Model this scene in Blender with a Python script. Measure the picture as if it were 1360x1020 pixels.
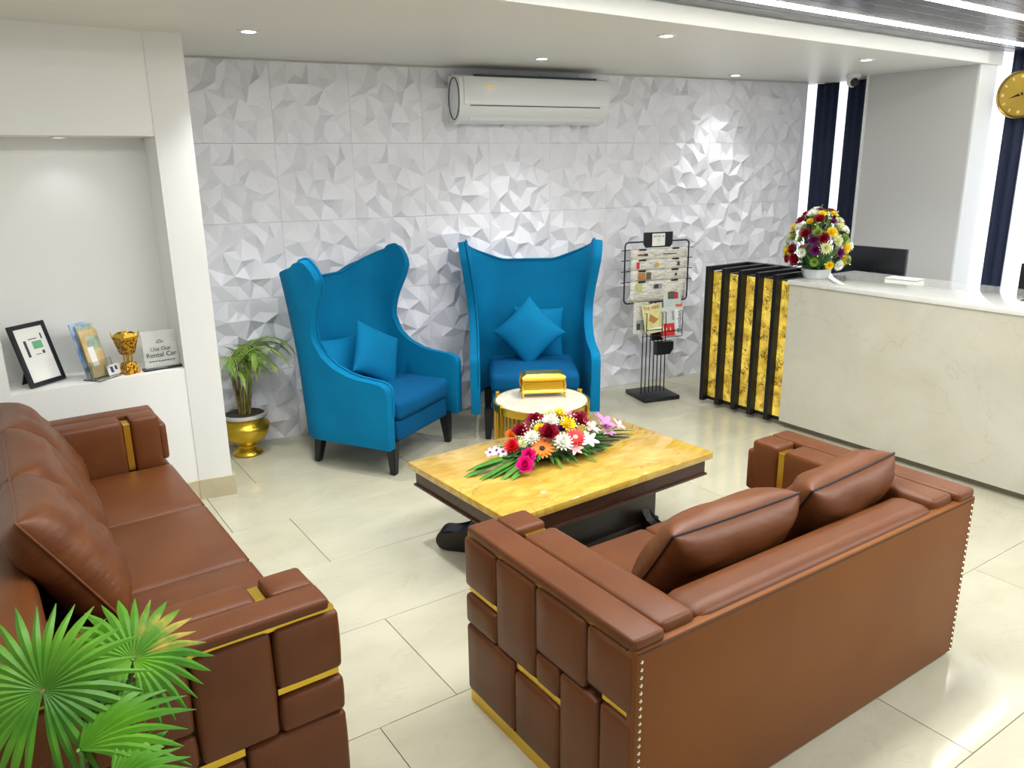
import bpy, bmesh, math, random
from math import sin, cos, pi, radians
from mathutils import Vector, Matrix, Euler, noise
from mathutils.geometry import delaunay_2d_cdt

for o in list(bpy.data.objects):
    bpy.data.objects.remove(o)
scene = bpy.context.scene
C = scene.collection
random.seed(7)

# ------------------------------------------------------------------ camera
CAM_H = 1.83
F_PX, PITCH, ROLL, YAW = 1046.357, 0.2718096, 0.0136334, 0.5914238
fw = Vector((sin(YAW)*cos(PITCH), cos(YAW)*cos(PITCH), -sin(PITCH)))
r0 = Vector((cos(YAW), -sin(YAW), 0))
d0 = fw.cross(r0)
rt = cos(ROLL)*r0 + sin(ROLL)*d0
dn = -sin(ROLL)*r0 + cos(ROLL)*d0
cam = bpy.data.cameras.new('camera')
cam.sensor_fit = 'HORIZONTAL'
cam.sensor_width = 36.0
cam.lens = F_PX*36.0/1360.0
cam.clip_start = 0.05
camo = bpy.data.objects.new('camera', cam)
C.objects.link(camo)
m = Matrix((rt, -dn, -fw)).transposed().to_4x4()
m.translation = (0, 0, CAM_H)
camo.matrix_world = m
scene.camera = camo

# ------------------------------------------------------------------ world, lights, exposure
world = bpy.data.worlds.new('world')
scene.world = world
world.use_nodes = True
wb = world.node_tree.nodes['Background']
wb.inputs[0].default_value = (0.97, 0.985, 1.0, 1)
wb.inputs[1].default_value = 0.43
scene.view_settings.view_transform = 'Standard'
scene.view_settings.look = 'None'
scene.view_settings.gamma = 1.0
scene.view_settings.use_curve_mapping = False
scene.view_settings.exposure = 0.52

DOWNLIGHT_W = 62.0
CEIL = 2.485

def lamp(kind, name, loc, energy, color=(1, 1, 1), **kw):
    l = bpy.data.lights.new(name, kind)
    l.energy = energy
    l.color = color
    tgt = kw.pop('target', None)
    for k, v in kw.items():
        setattr(l, k, v)
    o = bpy.data.objects.new(name, l)
    C.objects.link(o)
    o.location = loc
    if tgt is not None:
        o.rotation_euler = (Vector(tgt)-Vector(loc)).to_track_quat('-Z', 'Y').to_euler()
    return o

# ceiling panel lights of the rest of the hall, behind and beside the photographer
lamp('AREA', 'hall_ceiling_light', (4.0, -0.2, 2.54), 90, (0.98, 0.99, 1.0), shape='RECTANGLE', size=4.2, size_y=0.6, target=(4.0, -0.2, 0))
lamp('AREA', 'hall_ceiling_light', (1.9, 1.85, 2.55), 54, (0.97, 0.985, 1.0), shape='RECTANGLE', size=3.4, size_y=0.5, target=(1.9, 1.85, 0))

# ------------------------------------------------------------------ helpers: materials
def s2l(c):
    return tuple((x/12.92 if x <= 0.04045 else ((x+0.055)/1.055)**2.4) for x in [v/255.0 for v in c])

MATS = {}
def mat(name, rgb, rough=0.5, metal=0.0, rgb2=None, nscale=8.0, detail=4.0, mix=(0.35, 0.65), bump=0.0, bscale=60.0,
        spec=0.5, sheen=0.0, coat=0.0, emit=0.0, emit_rgb=None, trans=0.0, stretch=(1, 1, 1), distort=0.0, alpha=1.0, sss=0.0):
    if name in MATS:
        return MATS[name]
    mt = bpy.data.materials.new(name)
    mt.use_nodes = True
    nt = mt.node_tree
    b = nt.nodes['Principled BSDF']
    col = (*s2l(rgb), 1)
    b.inputs['Base Color'].default_value = col
    b.inputs['Roughness'].default_value = rough
    b.inputs['Metallic'].default_value = metal
    b.inputs['Specular IOR Level'].default_value = spec
    b.inputs['Sheen Weight'].default_value = sheen
    b.inputs['Coat Weight'].default_value = coat
    b.inputs['Transmission Weight'].default_value = trans
    b.inputs['Alpha'].default_value = alpha
    if emit:
        b.inputs['Emission Color'].default_value = (*s2l(emit_rgb or rgb), 1)
        b.inputs['Emission Strength'].default_value = emit
    tc = nt.nodes.new('ShaderNodeTexCoord')
    mp = nt.nodes.new('ShaderNodeMapping')
    mp.inputs['Scale'].default_value = stretch
    nt.links.new(tc.outputs['Object'], mp.inputs['Vector'])
    if rgb2 is not None:
        n = nt.nodes.new('ShaderNodeTexNoise')
        n.inputs['Scale'].default_value = nscale
        n.inputs['Detail'].default_value = detail
        n.inputs['Distortion'].default_value = distort
        nt.links.new(mp.outputs[0], n.inputs['Vector'])
        cr = nt.nodes.new('ShaderNodeValToRGB')
        cr.color_ramp.elements[0].position = mix[0]
        cr.color_ramp.elements[1].position = mix[1]
        cr.color_ramp.elements[0].color = col
        cr.color_ramp.elements[1].color = (*s2l(rgb2), 1)
        nt.links.new(n.outputs['Fac'], cr.inputs[0])
        nt.links.new(cr.outputs[0], b.inputs['Base Color'])
        if emit and emit_rgb is None:
            nt.links.new(cr.outputs[0], b.inputs['Emission Color'])
    if bump:
        n2 = nt.nodes.new('ShaderNodeTexNoise')
        n2.inputs['Scale'].default_value = bscale
        n2.inputs['Detail'].default_value = 3
        nt.links.new(mp.outputs[0], n2.inputs['Vector'])
        bp = nt.nodes.new('ShaderNodeBump')
        bp.inputs['Strength'].default_value = bump
        bp.inputs['Distance'].default_value = 0.01
        nt.links.new(n2.outputs['Fac'], bp.inputs['Height'])
        nt.links.new(bp.outputs[0], b.inputs['Normal'])
    MATS[name] = mt
    return mt

def veined(name, base, base2, vein, rough, nscale, vscale, vwidth, emit=0.0, stretch=(1, 1, 1), coat=0.0, vdist=1.2, vmix=1.0):
    """stone: cloudy base with thin veins where a distorted noise crosses 0.5"""
    if name in MATS:
        return MATS[name]
    mt = bpy.data.materials.new(name)
    mt.use_nodes = True
    nt = mt.node_tree
    b = nt.nodes['Principled BSDF']
    b.inputs['Roughness'].default_value = rough
    b.inputs['Coat Weight'].default_value = coat
    tc = nt.nodes.new('ShaderNodeTexCoord')
    mp = nt.nodes.new('ShaderNodeMapping')
    mp.inputs['Scale'].default_value = stretch
    nt.links.new(tc.outputs['Object'], mp.inputs['Vector'])
    n = nt.nodes.new('ShaderNodeTexNoise')
    n.inputs['Scale'].default_value = nscale
    n.inputs['Detail'].default_value = 8
    n.inputs['Roughness'].default_value = 0.62
    n.inputs['Distortion'].default_value = 0.6
    nt.links.new(mp.outputs[0], n.inputs['Vector'])
    cr = nt.nodes.new('ShaderNodeValToRGB')
    cr.color_ramp.elements[0].position = 0.32
    cr.color_ramp.elements[1].position = 0.68
    cr.color_ramp.elements[0].color = (*s2l(base), 1)
    cr.color_ramp.elements[1].color = (*s2l(base2), 1)
    nt.links.new(n.outputs['Fac'], cr.inputs[0])
    n2 = nt.nodes.new('ShaderNodeTexNoise')
    n2.inputs['Scale'].default_value = vscale
    n2.inputs['Detail'].default_value = 6
    n2.inputs['Distortion'].default_value = vdist
    nt.links.new(mp.outputs[0], n2.inputs['Vector'])
    vr = nt.nodes.new('ShaderNodeValToRGB')
    e = vr.color_ramp.elements
    e[0].position = 0.5-vwidth
    e[0].color = (0, 0, 0, 1)
    e[1].position = 0.5+vwidth
    e[1].color = (0, 0, 0, 1)
    k = e.new(0.5)
    k.color = (vmix, vmix, vmix, 1)
    nt.links.new(n2.outputs['Fac'], vr.inputs[0])
    # veins only here and there
    n3 = nt.nodes.new('ShaderNodeTexNoise')
    n3.inputs['Scale'].default_value = vscale*0.6
    nt.links.new(mp.outputs[0], n3.inputs['Vector'])
    r3 = nt.nodes.new('ShaderNodeValToRGB')
    r3.color_ramp.elements[0].position = 0.45
    r3.color_ramp.elements[1].position = 0.62
    nt.links.new(n3.outputs['Fac'], r3.inputs[0])
    mul = nt.nodes.new('ShaderNodeMath')
    mul.operation = 'MULTIPLY'
    nt.links.new(vr.outputs[0], mul.inputs[0])
    nt.links.new(r3.outputs[0], mul.inputs[1])
    mx = nt.nodes.new('ShaderNodeMix')
    mx.data_type = 'RGBA'
    nt.links.new(mul.outputs[0], mx.inputs['Factor'])
    nt.links.new(cr.outputs[0], mx.inputs['A'])
    mx.inputs['B'].default_value = (*s2l(vein), 1)
    nt.links.new(mx.outputs['Result'], b.inputs['Base Color'])
    if emit:
        nt.links.new(mx.outputs['Result'], b.inputs['Emission Color'])
        b.inputs['Emission Strength'].default_value = emit
    MATS[name] = mt
    return mt

# ------------------------------------------------------------------ helpers: meshes
class B:
    def __init__(s):
        s.bm = bmesh.new()
    def box(s, c, size, rot=None, bev=0.0, seg=2):
        r = bmesh.ops.create_cube(s.bm, size=1.0)
        vs = r['verts']
        mt = Matrix.Translation(Vector(c))
        if rot is not None:
            mt = mt @ (Euler(rot).to_matrix().to_4x4() if not isinstance(rot, Matrix) else rot.to_4x4())
        mt = mt @ Matrix.Diagonal((*size, 1))
        bmesh.ops.transform(s.bm, matrix=mt, verts=vs)
        if bev > 0:
            es = set()
            for v in vs:
                es.update(v.link_edges)
            bmesh.ops.bevel(s.bm, geom=list(es), offset=bev, segments=seg, affect='EDGES', profile=0.5)
        return s
    def span(s, x0, x1, y0, y1, z0, z1, bev=0.0, seg=2):
        return s.box(((x0+x1)/2, (y0+y1)/2, (z0+z1)/2), (abs(x1-x0), abs(y1-y0), abs(z1-z0)), None, bev, seg)
    def cyl(s, p0, p1, ra, rb=None, n=16, cap=True):
        rb = ra if rb is None else rb
        p0 = Vector(p0); p1 = Vector(p1)
        d = p1-p0
        q = d.to_track_quat('Z', 'Y').to_matrix()
        rings = []
        for p, r in ((p0, ra), (p1, rb)):
            rings.append([s.bm.verts.new(p+q@Vector((r*cos(2*pi*i/n), r*sin(2*pi*i/n), 0))) for i in range(n)])
        for i in range(n):
            j = (i+1) % n
            s.bm.faces.new((rings[0][i], rings[0][j], rings[1][j], rings[1][i]))
        if cap:
            s.bm.faces.new(rings[0][::-1])
            s.bm.faces.new(rings[1])
        return s
    def lathe(s, prof, n=32, c=(0, 0, 0), fn=None):
        c = Vector(c)
        rings = []
        for r, z in prof:
            if r < 1e-5:
                rings.append([s.bm.verts.new(c+Vector((0, 0, z)))])
            else:
                rg = []
                for i in range(n):
                    a = 2*pi*i/n
                    k = fn(a, z) if fn else 1.0
                    rg.append(s.bm.verts.new(c+Vector((r*k*cos(a), r*k*sin(a), z))))
                rings.append(rg)
        for a, b in zip(rings[:-1], rings[1:]):
            for i in range(n):
                j = (i+1) % n
                if len(a) == 1 and len(b) == 1:
                    continue
                if len(a) == 1:
                    s.bm.faces.new((a[0], b[j], b[i]))
                elif len(b) == 1:
                    s.bm.faces.new((a[i], a[j], b[0]))
                else:
                    s.bm.faces.new((a[i], a[j], b[j], b[i]))
        return s
    def tube(s, pts, r, n=8, closed=False, radii=None):
        pts = [Vector(p) for p in pts]
        N = len(pts)
        rings = []
        prev = None
        for i, p in enumerate(pts):
            if closed:
                d = pts[(i+1) % N]-pts[i-1]
            else:
                d = pts[min(i+1, N-1)]-pts[max(i-1, 0)]
            d.normalize()
            if prev is None:
                up = Vector((0, 0, 1)) if abs(d.z) < 0.9 else Vector((1, 0, 0))
                u = d.cross(up).normalized()
            else:
                u = (prev-d*prev.dot(d))
                u = u.normalized() if u.length > 1e-6 else d.orthogonal().normalized()
            prev = u
            w = d.cross(u)
            rr = radii[i] if radii else r
            rings.append([s.bm.verts.new(p+rr*(cos(2*pi*k/n)*u+sin(2*pi*k/n)*w)) for k in range(n)])
        rng = range(N) if closed else range(N-1)
        for i in rng:
            a = rings[i]; b = rings[(i+1) % N]
            for k in range(n):
                j = (k+1) % n
                s.bm.faces.new((a[k], a[j], b[j], b[k]))
        if not closed:
            s.bm.faces.new(rings[0][::-1])
            s.bm.faces.new(rings[-1])
        return s
    def grid(s, rows, wrap=False):
        vs = [[s.bm.verts.new(Vector(p)) for p in r] for r in rows]
        for a, b in zip(vs[:-1], vs[1:]):
            n = len(a)
            for i in range(n if wrap else n-1):
                j = (i+1) % n
                s.bm.faces.new((a[i], a[j], b[j], b[i]))
        return s
    def prism(s, poly, z0, z1, mtx=None):
        lo = [Vector((x, y, z0)) for x, y in poly]
        hi = [Vector((x, y, z1)) for x, y in poly]
        if mtx is not None:
            lo = [mtx@p for p in lo]; hi = [mtx@p for p in hi]
        a = [s.bm.verts.new(p) for p in lo]; b = [s.bm.verts.new(p) for p in hi]
        n = len(a)
        s.bm.faces.new(a[::-1]); s.bm.faces.new(b)
        for i in range(n):
            j = (i+1) % n
            s.bm.faces.new((a[i], a[j], b[j], b[i]))
        return s
    def ball(s, c, r, sub=2, scale=(1, 1, 1)):
        q = bmesh.ops.create_icosphere(s.bm, subdivisions=sub, radius=1.0)
        bmesh.ops.transform(s.bm, matrix=Matrix.Translation(Vector(c))@Matrix.Diagonal((r*scale[0], r*scale[1], r*scale[2], 1)), verts=q['verts'])
        return s
    def soft(s, c, size, r=0.012, puff=0.006, n=3, rot=None):
        """upholstered block: rounded edges, faces swelling gently outwards"""
        hx, hy, hz = [v/2 for v in size]
        r = min(r, hx*0.95, hy*0.95, hz*0.95)
        def ticks(h):
            t = [-1.0, -1.0+0.3*r/h, -1.0+r/h]
            t += [(-1.0+r/h)+(2-2*r/h)*k/(n+1) for k in range(1, n+1)]
            t += [1.0-r/h, 1.0-0.3*r/h, 1.0]
            return t
        tx, ty, tz = ticks(hx), ticks(hy), ticks(hz)
        cache = {}
        mt = Matrix.Translation(Vector(c))
        if rot is not None:
            mt = mt @ (rot.to_4x4() if isinstance(rot, Matrix) else Euler(rot).to_matrix().to_4x4())
        def V(a, b, g):
            key = (round(a, 5), round(b, 5), round(g, 5))
            if key in cache:
                return cache[key]
            p = Vector((a*hx, b*hy, g*hz))
            inn = Vector((max(-hx+r, min(hx-r, p.x)), max(-hy+r, min(hy-r, p.y)), max(-hz+r, min(hz-r, p.z))))
            d = p-inn
            if d.length > 1e-9:
                p = inn+d.normalized()*r
            fx, fy, fz = 1-a*a, 1-b*b, 1-g*g
            pf = Vector(((1 if a > 0 else -1)*(abs(a) > 0.999)*fy*fz, (1 if b > 0 else -1)*(abs(b) > 0.999)*fx*fz, (1 if g > 0 else -1)*(abs(g) > 0.999)*fx*fy))
            p = p+pf*puff
            v = s.bm.verts.new(mt@p)
            cache[key] = v
            return v
        def face(U, W, f, flip):
            for i in range(len(U)-1):
                for j in range(len(W)-1):
                    q = [f(U[i], W[j]), f(U[i+1], W[j]), f(U[i+1], W[j+1]), f(U[i], W[j+1])]
                    if flip:
                        q.reverse()
                    try:
                        s.bm.faces.new(q)
                    except ValueError:
                        pass
        face(tx, ty, lambda a, b: V(a, b, 1.0), False)
        face(tx, ty, lambda a, b: V(a, b, -1.0), True)
        face(ty, tz, lambda b, g: V(1.0, b, g), False)
        face(ty, tz, lambda b, g: V(-1.0, b, g), True)
        face(tx, tz, lambda a, g: V(a, 1.0, g), True)
        face(tx, tz, lambda a, g: V(a, -1.0, g), False)
        return s
    def softspan(s, x0, x1, y0, y1, z0, z1, r=0.012, puff=0.006, n=3):
        return s.soft(((x0+x1)/2, (y0+y1)/2, (z0+z1)/2), (abs(x1-x0), abs(y1-y0), abs(z1-z0)), r, puff, n)
    def mesh(s, name, smooth=30):
        me = bpy.data.meshes.new(name)
        bmesh.ops.recalc_face_normals(s.bm, faces=s.bm.faces[:])
        s.bm.to_mesh(me)
        s.bm.free()
        if smooth:
            for p in me.polygons:
                p.use_smooth = True
            me.set_sharp_from_angle(angle=radians(smooth))
        return me

def obj(name, b, m, parent=None, smooth=30, loc=None, rot=None):
    me = b.mesh(name, smooth) if isinstance(b, B) else b
    if m is not None and len(me.materials) == 0:
        me.materials.append(m)
    o = bpy.data.objects.new(name, me)
    C.objects.link(o)
    if parent is not None:
        o.parent = parent
    if loc is not None:
        o.location = loc
    if rot is not None:
        o.rotation_euler = rot
    return o

def tag(o, label=None, cat=None, group=None, kind=None):
    if label: o['label'] = label
    if cat: o['category'] = cat
    if group: o['group'] = group
    if kind: o['kind'] = kind
    return o

def thing(name, label, cat, loc=(0, 0, 0), rz=0.0, group=None, rot=None):
    o = bpy.data.objects.new(name, None)
    o.empty_display_size = 0.1
    C.objects.link(o)
    o.location = loc
    o.rotation_euler = rot if rot is not None else (0, 0, rz)
    return tag(o, label, cat, group)

def struct(name, b, m, smooth=30, loc=None, rot=None):
    o = obj(name, b, m, None, smooth, loc, rot)
    o['kind'] = 'structure'
    return o

def text(name, body, size, m, parent, mtx, extrude=0.0004, align='CENTER', squash=1.0):
    cu = bpy.data.curves.new(name, 'FONT')
    cu.body = body
    cu.size = size
    cu.extrude = extrude
    cu.align_x = align
    cu.align_y = 'CENTER'
    cu.resolution_u = 2
    t = bpy.data.objects.new(name+'_tmp', cu)
    C.objects.link(t)
    dg = bpy.context.evaluated_depsgraph_get()
    me = bpy.data.meshes.new_from_object(t.evaluated_get(dg))
    bpy.data.objects.remove(t)
    bpy.data.curves.remove(cu)
    me.name = name
    me.transform(Matrix.Diagonal((squash, 1, 1, 1)))
    me.materials.clear()
    me.materials.append(m)
    o = bpy.data.objects.new(name, me)
    C.objects.link(o)
    o.parent = parent
    o.matrix_local = mtx
    return o

def frame(o, x, y):
    """matrix with local x, y given and z = x cross y"""
    x = Vector(x).normalized(); y = Vector(y)
    z = x.cross(y).normalized(); y = z.cross(x)
    mm = Matrix((x, y, z)).transposed().to_4x4()
    mm.translation = Vector(o)
    return mm

# ------------------------------------------------------------------ materials
m_wall = mat('white_paint', (234, 235, 231), 0.6, bump=0.02, bscale=200)
m_ceil = mat('ceiling_paint', (222, 220, 213), 0.4)
m_panel = mat('gypsum_white', (232, 232, 238), 0.45)
m_grey = mat('grey_paint', (198, 198, 195), 0.5)
m_white = mat('white_plastic', (228, 230, 230), 0.28)
m_black = mat('black_metal', (14, 14, 17), 0.4)
m_blackp = mat('black_plastic', (18, 20, 26), 0.35)
m_navy = mat('navy_fabric', (26, 38, 66), 0.75, bump=0.1, bscale=300)
m_gold = mat('polished_gold', (228, 190, 72), 0.28, 1.0)
m_brass = mat('hammered_brass', (214, 182, 62), 0.32, 1.0, bump=0.25, bscale=70)
m_leather = mat('brown_leather', (104, 59, 28), 0.4, rgb2=(95, 52, 24), spec=0.3, nscale=5, bump=0.12, bscale=260)
m_leather2 = mat('wrinkled_brown_leather', (108, 63, 32), 0.4, rgb2=(98, 55, 27), spec=0.3, nscale=4, bump=0.45, bscale=8, stretch=(1, 1, 3))
m_leatherb = mat('tan_leather_panel', (120, 70, 22), 0.5, rgb2=(112, 62, 20), spec=0.25, nscale=2, bump=0.05, bscale=200)
m_seam = mat('dark_leather_gap', (40, 20, 13), 0.6)
m_velvet = mat('blue_velvet', (0, 120, 166), 0.8, rgb2=(0, 108, 154), nscale=3, spec=0.15, bump=0.08, bscale=14)
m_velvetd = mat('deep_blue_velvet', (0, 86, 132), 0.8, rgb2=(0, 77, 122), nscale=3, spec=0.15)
m_wood = mat('dark_brown_wood', (74, 44, 32), 0.3, rgb2=(56, 32, 24), nscale=6, stretch=(1, 8, 8))
m_darkwood = mat('espresso_wood', (20, 13, 11), 0.35, rgb2=(27, 17, 14), nscale=7)
m_onyx_t = veined('yellow_onyx_top', (208, 178, 86), (182, 138, 42), (136, 94, 32), 0.12, 6.0, 2.0, 0.02, stretch=(1.3, 3.2, 2.0), coat=0.5, vdist=1.0, vmix=0.55)
m_onyx_b = veined('backlit_onyx', (244, 214, 92), (150, 112, 30), (44, 34, 14), 0.2, 7.0, 24.0, 0.09, emit=0.42, vdist=1.5)
m_marble = veined('cream_marble', (206, 203, 188), (194, 190, 172), (166, 154, 130), 0.16, 2.2, 1.5, 0.006, coat=0.2, vdist=0.5, vmix=0.4)
m_top = veined('white_stone_top', (232, 232, 228), (222, 222, 214), (200, 196, 186), 0.08, 2.0, 2.0, 0.01, coat=0.3)
m_tile = veined('cream_floor_tile', (195, 191, 168), (184, 180, 156), (172, 166, 142), 0.09, 2.6, 5.0, 0.03, stretch=(1, 2, 1), vdist=0.6, vmix=0.35)
m_grout = mat('grout', (120, 112, 96), 0.8)
m_skirt = mat('beige_skirting_tile', (196, 186, 156), 0.25, rgb2=(186, 176, 146), nscale=8)
m_winlit = mat('bright_window', (255, 255, 255), 0.3, emit=0.74, emit_rgb=(240, 245, 255))
m_slat = mat('dark_ceiling_plank', (84, 84, 98), 0.26, rgb2=(66, 66, 78), nscale=5, stretch=(1, 12, 1))
m_led = mat('led_strip', (255, 255, 255), 0.4, emit=13.0, emit_rgb=(255, 252, 240))
m_lens = mat('lamp_lens', (255, 255, 255), 0.4, emit=14.0, emit_rgb=(255, 250, 240))
m_glass = mat('clear_acrylic', (240, 244, 242), 0.05, trans=1.0, spec=0.5)
m_paper = mat('white_paper', (235, 235, 228), 0.7)
m_news = mat('newsprint', (222, 220, 208), 0.8, rgb2=(182, 180, 170), nscale=26, stretch=(0.8, 1, 7), mix=(0.46, 0.58))
m_ink = mat('grey_ink', (60, 62, 66), 0.7)
m_soil = mat('dark_soil', (52, 42, 30), 0.9, rgb2=(78, 66, 46), nscale=60, bump=0.6, bscale=80)
m_stem = mat('palm_stem', (150, 150, 70), 0.5, rgb2=(96, 66, 42), nscale=14)
m_leaf = mat('palm_leaf', (44, 102, 14), 0.42, rgb2=(90, 146, 28), spec=0.25, nscale=5, stretch=(1, 1, 1))
m_leafy = mat('yellowing_leaf', (74, 128, 26), 0.42, rgb2=(168, 148, 66), nscale=14, mix=(0.45, 0.62), spec=0.25)
m_areca = mat('areca_leaf', (112, 150, 52), 0.45, rgb2=(156, 178, 78), nscale=6)
m_dkleaf = mat('dark_leaf', (34, 72, 28), 0.4, rgb2=(54, 102, 40), nscale=10)
m_mdleaf = mat('mid_green_leaf', (92, 150, 52), 0.4, rgb2=(58, 116, 38), nscale=10)

# ================================================================== THE SETTING
# ---- floor: bed plus 0.6 x 1.2 m tiles in running bond
floor = struct('floor', B().span(-2.6, 7.4, -1.2, 5.75, -0.06, -0.006), m_grout)
tile_mesh = None
TW, TD, GAP = 1.2045, 0.6, 0.0028
y_ref = 2.7325            # a joint line across the room
def tile_obj(x0, x1, y0, y1):
    global tile_mesh
    full = abs((x1-x0)-TW) < 1e-4
    if full:
        if tile_mesh is None:
            tile_mesh = B().box((0, 0, 0), (TW-GAP, TD-GAP, 0.012), None, 0.0009, 1).mesh('floor_tile', 30)
        me = tile_mesh
    else:
        me = B().box((0, 0, 0), (x1-x0-GAP, TD-GAP, 0.012), None, 0.0009, 1).mesh('floor_tile', 30)
    o = obj('floor_tile', me, m_tile, floor)
    o.location = ((x0+x1)/2, (y0+y1)/2, -0.006)
for j in range(-6, 6):
    y0 = y_ref + j*TD
    off = 1.176 if j % 2 else 0.875
    for i in range(-4, 6):
        tile_obj(off+i*TW, off+(i+1)*TW, y0, y0+TD)

# ---- back wall with 0.5 m faceted relief panels
WA = radians(-7.87)
wall_back = struct('wall_back', B().span(-0.62, 4.62, 0.012, 0.14, 0, 2.60), m_panel, loc=(1.709, 5.256, 0), rot=(0, 0, WA))
PW, PH = 0.5045, 0.495
def facet_panel(seed):
    rnd = random.Random(seed)
    pts, hs = [], []
    nx, ny = 6, 5
    for i in range(nx+1):
        for j in range(ny+1):
            ei, ej = i in (0, nx), j in (0, ny)
            u = i/nx+(0 if ei else rnd.uniform(-0.062, 0.062))
            v = j/ny+(0 if ej else rnd.uniform(-0.078, 0.078))
            pts.append(Vector((u, v*0.72)))
            up = (i+j) % 2
            if ei or ej:
                hs.append(0.018)
            else:
                hs.append((0.044 if up else 0.004)+rnd.uniform(-0.006, 0.006))
    for k in range(10):
        u, v = rnd.uniform(0.08, 0.92), rnd.uniform(0.08, 0.92)
        q = Vector((u, v*0.72))
        if min((q-p).length for p in pts) > 0.07:
            pts.append(q)
            hs.append(rnd.choice([0.0, 0.05]))
    # stretch the cells so that facets come out as long shards
    res = delaunay_2d_cdt(pts, [], [], 0, 1e-6)
    vo, eo, fo, ov = res[0], res[1], res[2], res[3]
    bm = bmesh.new()
    vs = []
    for i, p in enumerate(vo):
        h = hs[ov[i][0]] if len(ov[i]) else 0.01
        vs.append(bm.verts.new(((p.x-0.5)*(PW-0.0016), -h+0.0, (p.y/0.72-0.5)*(PH-0.0016))))
    for f in fo:
        bm.faces.new([vs[i] for i in f])
    # rim down to the wall
    for e in [e for e in bm.edges if len(e.link_faces) == 1]:
        pass
    r = bmesh.ops.extrude_edge_only(bm, edges=[e for e in bm.edges if len(e.link_faces) == 1])
    for v in [g for g in r['geom'] if isinstance(g, bmesh.types.BMVert)]:
        v.co.y = 0.012
    b = B(); b.bm.free(); b.bm = bm
    return b.mesh('wall_panel', 0)
pm = facet_panel(11)
for k in range(-1, 9):
    for r in range(5):
        o = obj('wall_panel', pm, m_panel, wall_back)
        o.location = ((k+0.5)*PW, 0.0, 2.475-(r+0.5)*PH)
        if (k + r) % 2:
            o.rotation_euler = (0, pi, 0)
# thin cornice between panels and ceiling
tb = obj('cornice', B().span(-0.6, 4.6, -0.012, 0.012, 2.476, 2.4835), m_ceil, wall_back)

# ---- left wall with niche
NA = radians(4.0)
NS, NT, NL = 0.775, 1.992, -0.822
wl = B()
wl.span(-2.9, 0.0, 0, 0.36, 0, NS)
wl.span(-2.9, 0.0, 0, 0.36, NT, 2.60)
wl.span(-2.9, NL, 0, 0.36, NS, NT)
wl.span(NL-0.02, 0.02, 0.30, 0.36, NS-0.02, NT+0.02)
wall_left = struct('wall_left', wl, m_wall, loc=(0.8517, 4.489, 0), rot=(0, 0, NA))
col = B().prism([(0.850, 4.484), (1.026, 4.451), (1.03, 5.33), (0.84, 5.36)], 0, 2.60)
struct('wall_column', col, m_wall)
bb = B().prism([(0.846, 4.472), (1.040, 4.436), (1.052, 4.50), (0.90, 4.53)], 0, 0.118)
struct('baseboard_column', bb, m_skirt, 20)
bl = B().span(-2.9, 0.0, -0.013, 0.0, 0, 0.118, 0.002, 1)
struct('baseboard_left', bl, m_skirt, loc=(0.8517, 4.489, 0), rot=(0, 0, NA))

# ---- ceiling: painted soffit, beam face, dark plank ceiling with light lines
BS = math.tan(radians(1.85))
def beam_y(x):
    return 2.979+(x-1.952)*BS
sof = B()
sof.prism([(-2.6, beam_y(-2.6)), (7.2, beam_y(7.2)), (7.2, 5.8), (-2.6, 5.9)], CEIL, 2.62)
ceiling = struct('ceiling', sof, m_ceil)
bf = B()
bf.prism([(-2.6, beam_y(-2.6)-0.016), (6.24, beam_y(6.24)-0.016), (6.24, beam_y(6.24)-0.001), (-2.6, beam_y(-2.6)-0.001)], CEIL-0.002, 2.566)
struct('trim_1', bf, m_wall)
plank_ceiling = struct('ceiling_planks', B().span(-2.6, 7.2, -1.0, beam_y(-2.6)-0.02, 2.60, 2.63), m_black)
plank_ceiling.rotation_euler = (0, 0, radians(1.85))
plank_ceiling.location = (0, beam_y(0)-2.85, 0)
pk = B().box((0, 0, 0), (9.4, 0.104, 0.03), None, 0.003, 1).mesh('ceiling_plank', 30)
ld = B().box((0, 0, 0), (9.4, 0.034, 0.036), None, 0.002, 1).mesh('light_line', 30)
def on_planks(me, m_, name, yoff, z):
    o = obj(name, me, m_, None)
    o.parent = plank_ceiling
    o.location = (2.3, 2.85+yoff, z)
    return o
yo = -0.075
k = 0
while yo > -3.6:
    if k in (2, 6, 10):
        on_planks(ld, m_led, 'light_line', yo+0.03, 2.583)
        yo -= 0.05
    on_planks(pk, m_slat, 'ceiling_plank', yo-0.02, 2.585)
    yo -= 0.109
    k += 1

# ---- right wall: window wall with bright panes, navy curtains, painted pier
wr = B().span(6.52, 6.7, -1.0, 5.6, 0, 2.62)
wall_right = struct('wall_right', wr, m_white)
panes = [(4.60, 4.86), (4.30, 4.50), (3.00, 3.16), (1.95, 2.90)]
for i, (a, c_) in enumerate(panes):
    w = struct('window_%d' % (i+1), B().span(6.495, 6.52, a, c_, 0.02, 2.60), m_winlit)
    fr = B()
    fr.span(6.475, 6.515, a-0.012, a+0.006, 0.02, 2.60, 0.002, 1)
    fr.span(6.475, 6.515, c_-0.006, c_+0.012, 0.02, 2.60, 0.002, 1)
    obj('window_frame', fr, m_white, w)
def curtain(y0, y1, label, x=6.455, top=2.482):
    n = 25
    rows = []
    for z in (0.03, 0.6, 1.2, 1.8, top):
        rows.append([(x+0.012*sin(2*pi*(i/(n-1))*max(2, round((y1-y0)/0.075))), y0+(y1-y0)*i/(n-1), z) for i in range(n)])
    o = obj('curtain', B().grid(rows), m_navy, None, 60)
    md = o.modifiers.new('s', 'SOLIDIFY'); md.thickness = 0.006
    tag(o, label, 'curtain', 'navy curtains on the window wall')
curtain(4.44, 4.655, 'navy curtain between the two bright window strips behind the flower vase')
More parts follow.
